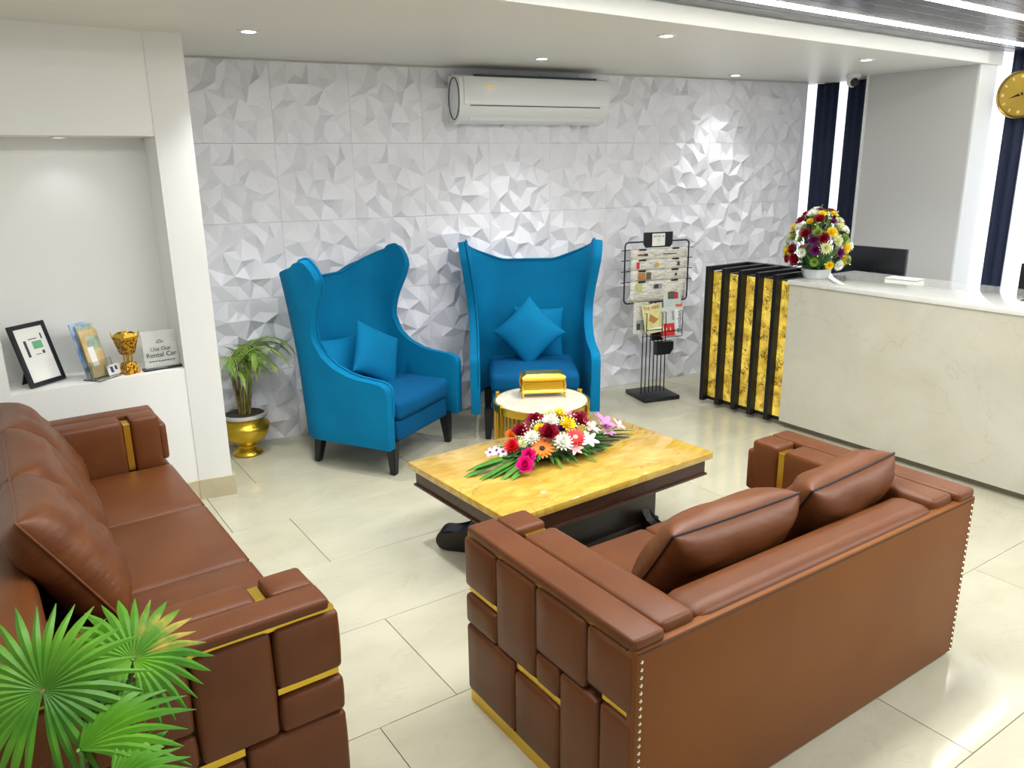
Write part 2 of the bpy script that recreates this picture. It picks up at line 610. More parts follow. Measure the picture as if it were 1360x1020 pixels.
curtain(4.05, 4.345, 'navy curtain tucked against the grey painted pier')
curtain(2.89, 3.03, 'narrow navy curtain behind the gold wall clock', top=2.57)
pier = struct('wall_pier', B().span(6.22, 6.52, 3.155, 4.01, 0, 2.60, 0.003, 1), m_grey)
struct('trim_2', B().span(6.20, 6.235, 4.006, 4.022, 0, CEIL), m_white)
struct('trim_3', B().span(6.225, 6.47, 3.142, 3.156, 0, 2.57, 0.002, 1), m_white)

# ---- downlights
DL = [(1.298, 4.234), (3.222, 4.40), (3.253, 3.314), (5.183, 4.50), (5.225, 3.405), (1.29, 3.24)]
DLN = ['round recessed ceiling light above the potted palm by the column', 'round recessed ceiling light in front of the air conditioner',
       'round recessed ceiling light nearest the beam above the coffee table', 'round recessed ceiling light above the newspaper rack side of the wall',
       'round recessed ceiling light beside the security camera near the beam', 'round recessed ceiling light above the brown sofa']
for (x, y), lb, lf in zip(DL, DLN, (1.0, 0.65, 1.0, 0.32, 0.9, 1.1)):
    t = thing('ceiling_light', lb, 'ceiling light', (x, y, CEIL), 0, 'recessed ceiling lights')
    obj('trim_ring', B().lathe([(0.034, -0.001), (0.036, -0.006), (0.052, -0.006), (0.056, -0.001), (0.056, 0.002), (0.034, 0.002), (0.034, -0.001)], 28), m_white, t)
    obj('lens', B().lathe([(0, -0.002), (0.033, -0.002), (0.033, 0.002), (0, 0.002)], 24), m_lens, t)
    lo = lamp('SPOT', 'downlight', (x, y, CEIL-0.012), DOWNLIGHT_W*lf, (0.98, 0.99, 1.0), spot_size=radians(98), spot_blend=1.0, shadow_soft_size=0.04, target=(x, y, 0))
t = thing('niche_spotlight', 'small recessed spotlight under the top of the wall niche', 'spotlight', (0.425, 4.60, NT))
obj('trim_ring', B().lathe([(0.024, -0.001), (0.026, -0.008), (0.036, -0.008), (0.038, 0), (0.024, 0), (0.024, -0.001)], 20), m_white, t)
obj('lens', B().lathe([(0, -0.004), (0.023, -0.004), (0.023, 0.0), (0, 0)], 20), mat('niche_lens', (230, 235, 255), 0.4, emit=5.0), t)
lamp('SPOT', 'niche_light', (0.425, 4.60, NT-0.02), 0.9, (0.85, 0.87, 1.0), spot_size=radians(110), spot_blend=0.8, shadow_soft_size=0.02, target=(0.425, 4.62, 0))

# ================================================================== RECEPTION COUNTER
ct = thing('reception_counter', 'long cream marble reception counter with backlit yellow onyx end and black fins', 'counter', (0, 0, 0))
CX = 4.55
obj('marble_front', B().span(CX, CX+0.03, 0.45, 3.372, 0.045, 1.018, 0.002, 1), m_marble, ct)
obj('body', B().span(CX+0.031, 5.26, 0.45, 3.37, 0.046, 1.018), m_white, ct)
obj('worktop', B().span(CX-0.012, 5.30, 0.43, 3.385, 1.019, 1.05, 0.004, 2), m_top, ct)
obj('toe_kick', B().span(4.60, 5.2, 0.5, 4.02, 0.0, 0.045), mat('grey_plinth', (140, 132, 116), 0.4), ct)
obj('onyx_panel', B().span(4.585, 4.60, 3.385, 4.10, 0.06, 1.03), m_onyx_b, ct)
obj('light_box', B().span(4.601, 4.96, 3.386, 4.09, 0.046, 1.03), m_blackp, ct)
obj('bottom_rail', B().span(4.583, 4.62, 3.375, 4.11, 0.035, 0.06), m_black, ct)
for i, y in enumerate((4.088, 3.932, 3.778, 3.626, 3.474)):
    f = B()
    f.span(4.525, 4.583, y-0.018, y+0.018, 0.03, 1.075, 0.003, 1)
    f.span(4.583, 4.955, y-0.018, y+0.018, 1.04, 1.075, 0.003, 1)
    obj('fin', f, m_black, ct)
obj('back_rail', B().span(4.955, 5.0, 3.46, 4.11, 1.0, 1.075, 0.003, 1), m_black, ct)
dk = thing('desk', 'low white staff desk behind the reception counter', 'desk', (0, 0, 0))
obj('desk_top', B().span(5.31, 5.90, 0.8, 3.55, 0.72, 0.75, 0.003, 1), m_white, dk)
for y in (0.9, 3.45):
    obj('leg_panel', B().span(5.35, 5.86, y-0.015, y+0.015, 0.0, 0.72), m_white, dk)
def monitor(loc, rz, label, w=0.46, h=0.29, top=1.215):
    t = thing('monitor', label, 'monitor', loc, rz, 'computer monitors on the desk')
    zc = top-loc[2]-h/2
    obj('back_shell', B().box((0, 0, zc), (0.035, w, h), None, 0.008, 2), m_blackp, t)
    obj('screen', B().box((0.019, 0, zc), (0.002, w-0.02, h-0.02)), mat('dark_screen', (20, 24, 34), 0.15), t)
    obj('badge', B().box((-0.0185, 0.02, zc-0.06), (0.002, 0.1, 0.018)), mat('monitor_badge', (52, 56, 66), 0.3), t)
    obj('neck', B().span(-0.03, -0.012, -0.03, 0.03, 0.0, zc), m_blackp, t)
    obj('foot', B().span(-0.09, 0.09, -0.11, 0.11, 0.0, 0.012, 0.004, 1), m_blackp, t)
monitor((5.45, 3.31, 0.75), 0.0, 'black computer monitor seen from behind next to the flower vase')
monitor((5.45, 2.10, 0.75), 0.0, 'dark blue-black monitor cut off by the right edge of the picture', top=1.19)
o = obj('paper_sheet', B().box((5.18, 2.93, 1.052), (0.12, 0.21, 0.003), (0, 0, 0.1)), m_paper)
tag(o, 'loose white paper lying on the counter beside the monitor', 'paper')
t = thing('table_sign', 'thin clear acrylic stand on the counter near the right edge', 'sign holder', (4.86, 2.0, 1.051), 0.1)
obj('plate', B().box((0, 0, 0.045), (0.004, 0.09, 0.09)), m_glass, t)
obj('foot', B().box((0, 0, 0.003), (0.05, 0.09, 0.005)), m_glass, t)

# ================================================================== AIR CONDITIONER
ac = thing('air_conditioner', 'white split air conditioner mounted high on the faceted wall', 'air conditioner', (1.709, 5.256, 0), WA)
AX0, AX1, AZ0, AZ1, AD = 1.20, 2.385, 2.103, 2.418, 0.205
prof = [(0.0, AZ0+0.01), (-0.07, AZ0), (-0.15, AZ0+0.025), (-0.195, AZ0+0.075), (-AD, AZ0+0.13), (-AD, AZ1-0.05), (-0.19, AZ1-0.015), (-0.16, AZ1), (0, AZ1)]
b = B()
mtx = Matrix(((0, 0, 1, 0), (1, 0, 0, 0), (0, 1, 0, 0), (0, 0, 0, 1)))
b.prism([(y-0.046, z) for y, z in prof], AX0, AX1, mtx)
obj('housing', b, m_white, ac, 40)
b = B()
b.prism([(-AD-0.046-0.006, AZ0+0.125), (-AD-0.046-0.006, AZ1-0.045), (-0.19-0.046-0.004, AZ1-0.012), (-0.19-0.046, AZ1-0.012), (-AD-0.046+0.002, AZ1-0.05), (-AD-0.046+0.002, AZ0+0.125)], AX0+0.03, AX1-0.02, mtx)
obj('front_panel', b, m_white, ac, 40)
b = B()
b.prism([(-0.20-0.046, AZ0+0.105), (-0.155-0.046, AZ0+0.022), (-0.15-0.046, AZ0+0.026), (-0.194-0.046, AZ0+0.108)], AX0+0.09, AX1-0.07, mtx)
fl_ = obj('air_flap', b, m_white, ac, 40)
obj('flap_gap', B().box(((AX0+AX1)/2, -0.2485, AZ0+0.117), (AX1-AX0-0.15, 0.004, 0.006)), m_ink, ac)
b = B()
b.tube([(AX0-0.002, -0.046-0.1+0.092*cos(a), AZ0+0.165+0.135*sin(a)) for a in [2*pi*i/28 for i in range(28)]], 0.0035, 6, True)
obj('side_cap_seam', b, m_ink, ac)
obj('top_grille', B().span(AX0+0.12, AX1-0.1, -0.235, -0.06, AZ1-0.008, AZ1+0.004), m_blackp, ac)
obj('logo', B().box((AX0+0.22, -AD-0.0535, AZ1-0.075), (0.06, 0.002, 0.008)), m_gold, ac)
obj('mounting_plate', B().span(AX0+0.05, AX1-0.05, -0.047, 0.0, AZ0+0.04, AZ1-0.04), m_white, ac)

# ================================================================== SECURITY CAMERA
t = thing('security_camera', 'small white dome security camera under the ceiling by the grey pier', 'camera', (6.03, 4.03, CEIL))
obj('mount', B().lathe([(0, 0), (0.055, 0), (0.055, -0.025), (0.045, -0.03), (0, -0.03)], 24), m_white, t)
obj('body', B().ball((0, 0, -0.05), 0.047, 3), m_white, t)
obj('lens_window', B().ball((-0.018, -0.028, -0.062), 0.034, 3), m_blackp, t)

# ================================================================== CLOCK
t = thing('wall_clock', 'round gold wall clock hanging before the navy curtain', 'clock', (6.40, 2.925, 2.268))
t.rotation_euler = (0, -pi/2, 0)   # local +z points into the room (-x world)
m_dial = mat('gold_dial', (190, 160, 60), 0.4, rgb2=(170, 138, 50), nscale=4)
obj('case', B().lathe([(0, -0.04), (0.155, -0.04), (0.166, -0.02), (0.168, 0.0), (0.160, 0.012), (0.150, 0.004), (0.148, -0.004), (0, -0.004)], 48), mat('bronze_rim', (150, 125, 60), 0.3, 1.0), t)
obj('dial', B().lathe([(0, 0.0), (0.147, 0.0), (0.147, -0.004), (0, -0.004)], 48), m_dial, t)
m_num = mat('pale_gold_numeral', (236, 214, 140), 0.4)
for i in range(12):
    a = 2*pi*i/12
    b = B()
    b.box((0, 0, 0.0015), (0.02, 0.012 if i % 3 else 0.02, 0.002))
    o = obj('hour_mark', b, m_num, t, loc=(0.122*cos(a), 0.122*sin(a), 0), rot=(0, 0, a))
for ang, L, w, nm in ((radians(17), 0.085, 0.010, 'hour_hand'), (radians(21), 0.06, 0.007, 'minute_hand')):
    b = B().prism([(-w, -0.015), (w, -0.015), (0, L)], 0.003, 0.005)
    obj(nm, b, mat('dark_hand', (60, 36, 20), 0.4), t, rot=(0, 0, ang))
obj('hub', B().lathe([(0, 0.008), (0.007, 0.008), (0.007, 0.0), (0, 0.0)], 12), m_gold, t)

# ================================================================== SOFAS
# arm face blocks: distance from the front edge (t0, t1), height (z0, z1)
BLOCKS = [(0.0, 0.19, 0.455, 0.637), (0.0, 0.19, 0.315, 0.425), (0.0, 0.29, 0.048, 0.308),
          (0.193, 0.405, 0.318, 0.637), (0.408, 0.643, 0.425, 0.637), (0.408, 0.523, 0.318, 0.418),
          (0.293, 0.523, 0.048, 0.285), (0.526, 0.70, 0.048, 0.418), (0.646, 0.838, 0.455, 0.637), (0.703, 0.838, 0.048, 0.428)]
def sofa(name, label, W, nseat, loc, rz, seat_sag=0.0):
    t = thing(name, label, 'sofa', loc, rz)
    D, AW, TOP = 0.84, 0.235, 0.685
    for side in (0, 1):
        def X(x):
            return x if side == 0 else W-x
        arm = obj('arm_frame', B().span(X(0.026), X(0.205), 0.03, 0.80, 0.046, 0.642), m_seam, t)
        for (t0, t1, z0, z1) in BLOCKS:
            b = B()
            b.softspan(X(0.0), X(0.05), t0+0.003, t1-0.002, z0, z1, 0.014, 0.004, 3)
            obj('arm_block', b, m_leather, arm)
        for z0, z1 in ((0.455, 0.637), (0.315, 0.425), (0.048, 0.308)):
            obj('front_block', B().softspan(X(0.052), X(0.225), 0.0, 0.04, z0, z1, 0.014, 0.003, 3), m_leather, arm)
        # gold inlay strips in the gaps between the blocks
        obj('gold_strip', B().span(X(0.012), X(0.03), 0.012, 0.80, 0.634, 0.650), m_gold, arm)
        obj('gold_strip', B().span(X(0.014), X(0.03), 0.012, 0.188, 0.433, 0.452), m_gold, arm)
        obj('gold_strip', B().span(X(0.014), X(0.03), 0.293, 0.52, 0.290, 0.313), m_gold, arm)
        obj('gold_strip', B().span(X(0.014), X(0.03), 0.705, 0.832, 0.433, 0.452), m_gold, arm)
        # top pads
        obj('arm_top_pad', B().softspan(X(0.0), X(0.108), 0.028, 0.838, 0.648, TOP, 0.012, 0.002, 4), m_leather, t)
        obj('arm_top_pad', B().softspan(X(0.110), X(0.232), 0.030, 0.155, 0.42, TOP, 0.014, 0.003, 3), m_leather, t)
        obj('arm_top_pad', B().softspan(X(0.110), X(0.238), 0.192, 0.82, 0.40, TOP, 0.020, 0.004, 4), m_leather, t)
        obj('gold_bar', B().span(X(0.140), X(0.222), 0.158, 0.190, 0.43, 0.664, 0.002, 1), m_gold, t)
    # back: outer panel, frame, rolled top
    obj('back_panel', B().softspan(0.003, W-0.003, D-0.03, D+0.004, 0.02, 0.655, 0.006, 0.0, 2), m_leatherb, t)
    obj('back_frame', B().span(0.05, W-0.05, D-0.15, D-0.03, 0.046, 0.60), m_seam, t)
    obj('back_top_roll', B().softspan(AW+0.004, W-AW-0.004, D-0.165, D-0.006, 0.54, 0.676, 0.045, 0.002, 5), m_leather, t)
    obj('back_top_seam', B().tube([(0.01, D+0.004, 0.646), (W-0.01, D+0.004, 0.646)], 0.0022, 5), m_seam, t)
    st = B()
    for x in (0.024, W-0.024):
        for i in range(30):
            st.lathe([(0.0058, 0), (0.0045, 0.0028), (0, 0.0042)], 8)
            pass
    st.bm.free(); st.bm = bmesh.new()
    for x in (0.020, W-0.020):
        for i in range(27):
            z = 0.03+i*0.0228
            q = bmesh.ops.create_icosphere(st.bm, subdivisions=1, radius=0.0062)
            bmesh.ops.transform(st.bm, matrix=Matrix.Translation((x, D+0.005, z))@Matrix.Diagonal((1, 0.6, 1, 1)), verts=q['verts'])
    so = obj('nail_head_trim', st, mat('silver_nail', (226, 216, 190), 0.25, 0.9), t)
    so['kind'] = 'stuff'
    obj('plinth', B().span(0.008, W-0.008, 0.012, D-0.02, 0.0, 0.047), m_gold, t)
    # seat
    obj('seat_base', B().softspan(AW-0.02, W-AW+0.02, 0.03, 0.72, 0.05, 0.29, 0.01, 0.002, 2), m_leather, t)
    sw = (W-2*AW)/nseat
    for i in range(nseat):
        x0 = AW+i*sw
        b = B().softspan(x0+0.001, x0+sw-0.001, 0.0, 0.72, 0.285, 0.437, 0.022, 0.009, 5)
        cu = obj('seat_cushion', b, m_leather, t)
        pts = [(x0+0.012, 0.004, 0.425), (x0+sw-0.012, 0.004, 0.425)]
        obj('piping', B().tube(pts, 0.003, 6), m_leather, cu)
    return t

sofa('loveseat', 'two-seat brown leather sofa seen from behind with nail-head edges', 1.652, 2, (2.850, 2.092, 0), pi)
sofa('sofa', 'three-seat brown leather sofa along the left with gold strips', 2.31, 3, (0.682, 1.895, 0), pi/2+radians(1.3))

# ---- leather pillows
def pillow(name, label, cat, loc, rot, w, h, th, m_, group=None, pinch=0.07, pipe=True, n=14, wrinkle=0.0, seed=0, flat=2.6, pipe_mat=None, kexp=0.5):
    """stuffed cushion in the local xz plane, thickness along y"""
    t = thing(name, label, cat, loc, 0, group, rot)
    b = B()
    def P(u, v, s):
        e = (1-abs(u)**flat)*(1-abs(v)**flat)
        k = max(0.0, e)**kexp
        x = u*w/2*(1-pinch*(1-v*v)*abs(u)**2)
        z = v*h/2*(1-pinch*(1-u*u)*abs(v)**2)
        y = s*th/2*k
        if wrinkle:
            y += s*wrinkle*noise.noise(Vector((u*2.2+seed, v*5+seed*2, s)))*k
        return Vector((x, y, z))
    g = [-cos(pi*i/n) for i in range(n+1)]
    fr = [[b.bm.verts.new(P(u, v, -1)) for u in g] for v in g]
    bk = [[(fr[j][i] if (i in (0, n) or j in (0, n)) else b.bm.verts.new(P(g[i], g[j], 1))) for i in range(n+1)] for j in range(n+1)]
    for q in (fr, bk):
        for j in range(n):
            for i in range(n):
                b.bm.faces.new((q[j][i], q[j][i+1], q[j+1][i+1], q[j+1][i]))
    body = obj('cover', b, m_, t, 75)
    if pipe:
        edge = [P(u, -1, 1) for u in g]+[P(1, v, 1) for v in g[1:]]+[P(u, 1, 1) for u in g[::-1][1:]]+[P(-1, v, 1) for v in g[::-1][1:-1]]
        obj('piping', B().tube(edge, 0.0045, 6, True), pipe_mat or m_, t, 60)
    return t
def leather_pillow(label, loc, rot, w, h, th, group, seed, pipe_mat):
    return pillow('pillow', label, 'pillow', loc, rot, w, h, th, m_leather2, group, 0.035, True, 22, 0.014, seed, 5.0, pipe_mat, 0.5)
# loveseat pillows lean on its back (the back stands at y = 1.25, seat at z = 0.437)
G1 = 'leather pillows on the loveseat'
leather_pillow('brown leather pillow at the left end of the loveseat nearer the coffee table', (1.85, 1.585, 0.615), (radians(34), radians(-1), radians(-3)), 0.55, 0.38, 0.20, G1, 3, m_seam)
leather_pillow('brown leather pillow at the right end of the loveseat nearer the counter', (2.405, 1.555, 0.625), (radians(32), radians(-2), radians(2)), 0.50, 0.39, 0.20, G1, 8, m_seam)
# three-seat pillows lean on its back (seat front at x = .68, back at x = -.16)
for i, (y, z, lb, tw) in enumerate(((2.76, 0.655, 'brown leather pillow on the left sofa nearest the fan palm', 3), (3.26, 0.66, 'middle brown leather pillow on the left sofa', -3), (3.74, 0.665, 'brown leather pillow on the left sofa nearest the wall niche', 2))):
    leather_pillow(lb, (0.085, y, z), (radians(-31), radians(tw), radians(90)), 0.54, 0.45, 0.21, 'leather pillows on the left sofa', i*5+1, m_leather2)

# ================================================================== WING CHAIRS
def wing_chair(label, loc, rz):
    t = thing('wing_chair', label, 'armchair', loc, rz, 'blue velvet wing chairs')
    Z0 = 0.195
    # front edge of the shell at height z (local y, front is negative)
    yf_pts = [(0.0, -0.365), (0.50, -0.372), (0.57, -0.372), (0.597, -0.345), (0.605, -0.28), (0.612, -0.18), (0.63, -0.09), (0.67, 0.01), (0.73, 0.085), (0.82, 0.135), (0.90, 0.14), (1.00, 0.11), (1.10, 0.065), (1.18, 0.04), (1.24, 0.035), (1.30, 0.05), (1.6, 0.06)]
    def yf(z):
        for (a, p), (c, q) in zip(yf_pts[:-1], yf_pts[1:]):
            if a <= z <= c:
                k = (z-a)/(c-a)
                return p+(q-p)*k
        return yf_pts[-1][1]
    def yb(z):
        return 0.295+0.075*max(0.0, (z-0.2))/1.1
    def hw(z):            # half width at the back / along the sides
        return 0.374+0.07*max(0.0, (z-0.6)/0.7)**1.5
    NS_, NBk = 16, 18
    rad = 0.16
    # height of the top edge along the path: parameter q (0 = back centre, 1 = corner end, 1..2 along the side)
    def path(z, k):
        """k in [-1, 1]: -1 left front edge ... 0 back centre ... 1 right front edge"""
        sgn = -1 if k < 0 else 1
        a = abs(k)
        H, Yb, Yf = hw(z), yb(z), yf(z)
        if a < 0.30:
            f = a/0.30
            x = f*(H-rad); y = Yb+0.02*(1-f*f)
        elif a < 0.5:
            th = (a-0.30)/0.20*pi/2
            x = H-rad+rad*sin(th); y = Yb-rad+rad*cos(th)
        else:
            f = (a-0.5)/0.5
            y = (Yb-rad)+f*(Yf-(Yb-rad)); x = H
        return Vector((sgn*x, y, z))
    def ztop(k):
        a = abs(k)
        if a < 0.17:
            return 1.15
        if a < 0.62:
            f = (a-0.17)/0.45
            return 1.15+0.155*(f*f*(3-2*f))
        if a < 0.74:
            return 1.305+0.01*sin((a-0.62)/0.12*pi/2)
        f = (a-0.74)/0.26
        return 1.315-0.13*f**2.4
    tz = [0, .1, .2, .27, .32, .36, .39, .41, .425, .44, .452, .464, .476, .49, .51, .54, .58, .63, .69, .75, .81, .87, .92, .96, .985, 1.0]
    ks = [-1+2*i/56 for i in range(57)]
    rows = []
    for f in tz:
        row = []
        for k in ks:
            z = Z0+f*(ztop(k)-Z0)
            row.append(path(z, k))
        rows.append(row)
    sh = obj('shell', B().grid(rows), m_velvet, t, 80)
    md = sh.modifiers.new('thick', 'SOLIDIFY'); md.thickness = 0.065; md.offset = 1.0; md.use_even_offset = False
    bv = sh.modifiers.new('round', 'BEVEL'); bv.width = 0.022; bv.segments = 3; bv.limit_method = 'ANGLE'; bv.angle_limit = radians(50)
    # which way is inside: flip so that the padding grows inwards
    # piping round the edge of wings and arms
    edge = [rows[j][0] for j in range(2, len(rows))] + [rows[-1][i] for i in range(1, 56)] + [rows[j][-1] for j in range(len(rows)-1, 1, -1)]
    edge = [p+Vector((0.006 if p.x > 0 else -0.006, -0.002, 0.004)) for p in edge]
    obj('edge_piping', B().tube(edge, 0.007, 7), m_velvet, t, 60)
    # seat
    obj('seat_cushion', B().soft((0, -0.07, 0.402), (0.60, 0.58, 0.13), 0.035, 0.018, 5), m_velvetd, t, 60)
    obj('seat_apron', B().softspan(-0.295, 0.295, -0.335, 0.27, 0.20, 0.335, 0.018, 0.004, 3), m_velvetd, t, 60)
    for sx in (-1, 1):
        for sy in (-1, 1):
            b = B()
            top = Vector((sx*0.315, -0.305 if sy < 0 else 0.235, 0.215))
            bot = top+Vector((sx*0.012, -0.01 if sy < 0 else 0.035, -0.215))
            q = []
            for p, r in ((bot, 0.019), (top, 0.034)):
                q.append([b.bm.verts.new(p+Vector((dx*r, dy*r, 0))) for dx, dy in ((-1, -1), (1, -1), (1, 1), (-1, 1))])
            b.bm.faces.new(q[0][::-1]); b.bm.faces.new(q[1])
            for i in range(4):
                b.bm.faces.new((q[0][i], q[0][(i+1) % 4], q[1][(i+1) % 4], q[1][i]))
            bmesh.ops.bevel(b.bm, geom=b.bm.edges[:], offset=0.004, segments=2, affect='EDGES')
            obj('leg', b, m_blackp, t)
    return t
CH1 = ((2.042, 4.602, 0), radians(30))
CH2 = ((3.182, 4.474, 0), radians(-32))
wing_chair('blue velvet wing chair beside the brass pot turned towards the coffee table', *CH1)
wing_chair('blue velvet wing chair behind the round side table facing the room', *CH2)
def chair_pillow(ch, lx, ly, lz, rot, label, size=0.36, th=0.13):
    (cx, cy, _), a = ch
    wx = cx+lx*cos(a)-ly*sin(a); wy = cy+lx*sin(a)+ly*cos(a)
    R = Matrix.Rotation(a, 3, 'Z') @ Euler(rot).to_matrix()
    pillow('throw_pillow', label, 'throw pillow', (wx, wy, lz), R.to_euler(), size, size, th, m_velvet, 'blue throw pillows', wrinkle=0.006, seed=lx*9+2, pinch=0.08, pipe=False)
rl = lambda tilt, spin, yaw: tuple((Matrix.Rotation(radians(yaw), 3, 'Z') @ Matrix.Rotation(radians(tilt), 3, 'X') @ Matrix.Rotation(radians(spin), 3, 'Y')).to_euler())
chair_pillow(CH1, 0.02, 0.02, 0.655, rl(-22, 32, -6), 'blue velvet throw pillow leaning forward on its corner in the chair by the brass pot')
chair_pillow(CH1, -0.10, 0.20, 0.60, rl(-24, 4, -8), 'blue velvet throw pillow lying behind another one in the chair by the brass pot')
chair_pillow(CH2, -0.02, 0.03, 0.675, rl(-20, 45, -6), 'blue velvet throw pillow standing on its corner in the chair behind the side table', 0.37)
chair_pillow(CH2, 0.06, 0.20, 0.635, rl(-16, 3, 4), 'square blue throw pillow at the back of the chair behind the side table', 0.38)

# ================================================================== COFFEE TABLE
TC = (2.215, 2.868); TR = radians(2.5)
tb = thing('coffee_table', 'low rectangular table with yellow onyx top and dark wooden base', 'coffee table', (*TC, 0), TR)
TX, TY, TZ = 1.255, 0.83, 0.45
obj('stone_top', B().box((0, 0, TZ-0.018), (TX, TY, 0.036), None, 0.006, 2), m_onyx_t, tb)
obj('apron', B().box((0, 0, TZ-0.074), (TX-0.055, TY-0.055, 0.076)), m_wood, tb)
obj('apron_moulding', B().box((0, 0, TZ-0.117), (TX-0.035, TY-0.035, 0.012), None, 0.004, 2), m_wood, tb)
obj('pedestal', B().box((0.055, 0.0, 0.19), (0.86, 0.36, 0.292), None, 0.008, 2), m_darkwood, tb)
obj('pedestal_base', B().box((0.05, 0.0, 0.035), (0.89, 0.40, 0.06), None, 0.012, 2), m_darkwood, tb)
for sx in (-1, 1):
    for sy in (-1, 1):
        # scrolled foot: a curl profile extruded across its width
        R = Matrix.Translation((0.03+(-0.40 if sx < 0 else 0.38), sy*0.17, 0)) @ Matrix.Rotation(math.atan2(sy*1.0, sx*(0.85 if sx < 0 else 0.1)), 4, 'Z') @ Matrix.Rotation(pi/2, 4, 'X') @ Matrix.Scale(1.0 if sx < 0 else 0.62, 4)
        prof = [(-0.05, 0.0), (0.17, 0.0), (0.205, 0.012), (0.222, 0.04), (0.218, 0.075), (0.195, 0.10), (0.16, 0.105), (0.12, 0.098), (0.07, 0.115), (0.03, 0.16), (0.01, 0.21), (-0.05, 0.25)]
        b = B().prism(prof, -0.055, 0.055, R)
        bmesh.ops.bevel(b.bm, geom=b.bm.edges[:], offset=0.006, segments=2, affect='EDGES')
        ft = obj('scroll_foot', b, m_darkwood, tb, 40)
        sp = []
        for i in range(22):
            a = i/21*2.3*2*pi*0.5
            r = 0.045-0.0016*i
            sp.append(R @ Vector((0.165+r*cos(a), 0.055+r*sin(a), 0.058)))
        obj('carved_scroll', B().tube(sp, 0.006, 6), m_wood, ft)

# ================================================================== ROUND SIDE TABLE
RC = (2.665, 3.655)
st = thing('side_table', 'round gold side table with white stone top and rod sides', 'side table', (*RC, 0), 0)
obj('stone_top', B().lathe([(0, 0.452), (0.272, 0.452), (0.276, 0.458), (0.276, 0.470), (0.272, 0.475), (0, 0.475)], 56), veined('pale_stone', (228, 220, 200), (218, 208, 186), (190, 176, 150), 0.15, 3.0, 3.0, 0.02), st)
obj('top_ring', B().lathe([(0.277, 0.43), (0.290, 0.43), (0.290, 0.472), (0.277, 0.472), (0.277, 0.43)], 56), m_gold, st)
obj('base_ring', B().lathe([(0.262, 0.0), (0.290, 0.0), (0.290, 0.03), (0.262, 0.03), (0.262, 0.0)], 56), m_gold, st)
rod = B().cyl((0, 0, 0.03), (0, 0, 0.43), 0.0055, None, 8).mesh('rod', 40)
post = B().box((0, 0, 0.245), (0.016, 0.03, 0.49), None, 0.003, 1).mesh('post', 30)
for i in range(60):
    a = 2*pi*i/60
    if i % 10 == 0:
        o = obj('post', post, m_gold, st, loc=(0.294*cos(a), 0.294*sin(a), 0), rot=(0, 0, a))
    else:
        o = obj('rod', rod, m_gold, st, loc=(0.280*cos(a), 0.280*sin(a), 0))

# gold casket on it
gb = thing('tissue_box', 'ornate gold box on small feet standing on the round side table', 'box', (2.725, 3.725, 0.476), radians(-29))
gb.scale = (1.18, 1.18, 1.18)
b = B()
def ring(z, hx, hy):
    return [(-hx, -hy, z), (hx, -hy, z), (hx, hy, z), (-hx, hy, z)]
b.grid([ring(0.022, 0.108, 0.058), ring(0.03, 0.112, 0.062), ring(0.04, 0.104, 0.055), ring(0.085, 0.100, 0.052), ring(0.092, 0.108, 0.060), ring(0.105, 0.112, 0.063)], True)
b.bm.faces.new([v for v in b.bm.verts][:4][::-1])
obj('body', b, m_gold, gb, 20)
b = B()
b.grid([ring(0.105, 0.112, 0.063), ring(0.112, 0.106, 0.058), ring(0.120, 0.085, 0.042)], True)
vs = list(b.bm.verts); b.bm.faces.new(vs[8:12])
obj('lid', b, m_gold, gb, 20)
lat = B()
for i in range(15):
    x = -0.091+i*0.013
    lat.box((x, -0.0545, 0.062), (0.003, 0.004, 0.042)); lat.box((x, 0.0545, 0.062), (0.003, 0.004, 0.042))
for z in (0.05, 0.062, 0.074):
    lat.box((0, -0.0545, z), (0.19, 0.005, 0.003))
obj('lattice', lat, m_gold, gb)
for sx in (-1, 1):
    for sy in (-1, 1):
        obj('foot', B().tube([(sx*0.10, sy*0.054, 0.03), (sx*0.108, sy*0.06, 0.02), (sx*0.104, sy*0.057, 0.008), (sx*0.112, sy*0.063, 0.004)], 0.005, 6), m_gold, gb)
        obj('corner_post', B().tube([(sx*0.106, sy*0.056, 0.03), (sx*0.110, sy*0.060, 0.06), (sx*0.106, sy*0.056, 0.095)], 0.006, 6), m_gold, gb)

# ================================================================== PLANTS
# ---- areca palm in a brass pot behind the column
pt = thing('potted_palm', 'small feathery palm in a footed brass pot beside the white column', 'potted plant', (1.292, 5.085, 0))
obj('brass_pot', B().lathe([(0, 0), (0.092, 0), (0.098, 0.008), (0.094, 0.022), (0.072, 0.036), (0.055, 0.048), (0.054, 0.062), (0.072, 0.078), (0.112, 0.10), (0.142, 0.14), (0.154, 0.18), (0.156, 0.20), (0.148, 0.212), (0.132, 0.22), (0.128, 0.235), (0.133, 0.25), (0.145, 0.262), (0.138, 0.262), (0.12, 0.25), (0, 0.24)], 44), m_brass, pt, 50)
obj('liner', B().lathe([(0.122, 0.25), (0.144, 0.264), (0.150, 0.276), (0.147, 0.288), (0.136, 0.29), (0.126, 0.28), (0.122, 0.25)], 44), mat('silver_wrap', (222, 222, 226), 0.25, 0.6, bump=0.5, bscale=30), pt, 50)
obj('soil', B().lathe([(0, 0.284), (0.06, 0.283), (0.128, 0.277), (0.128, 0.24), (0, 0.24)], 24), m_soil, pt, 60)
rnd = random.Random(4)
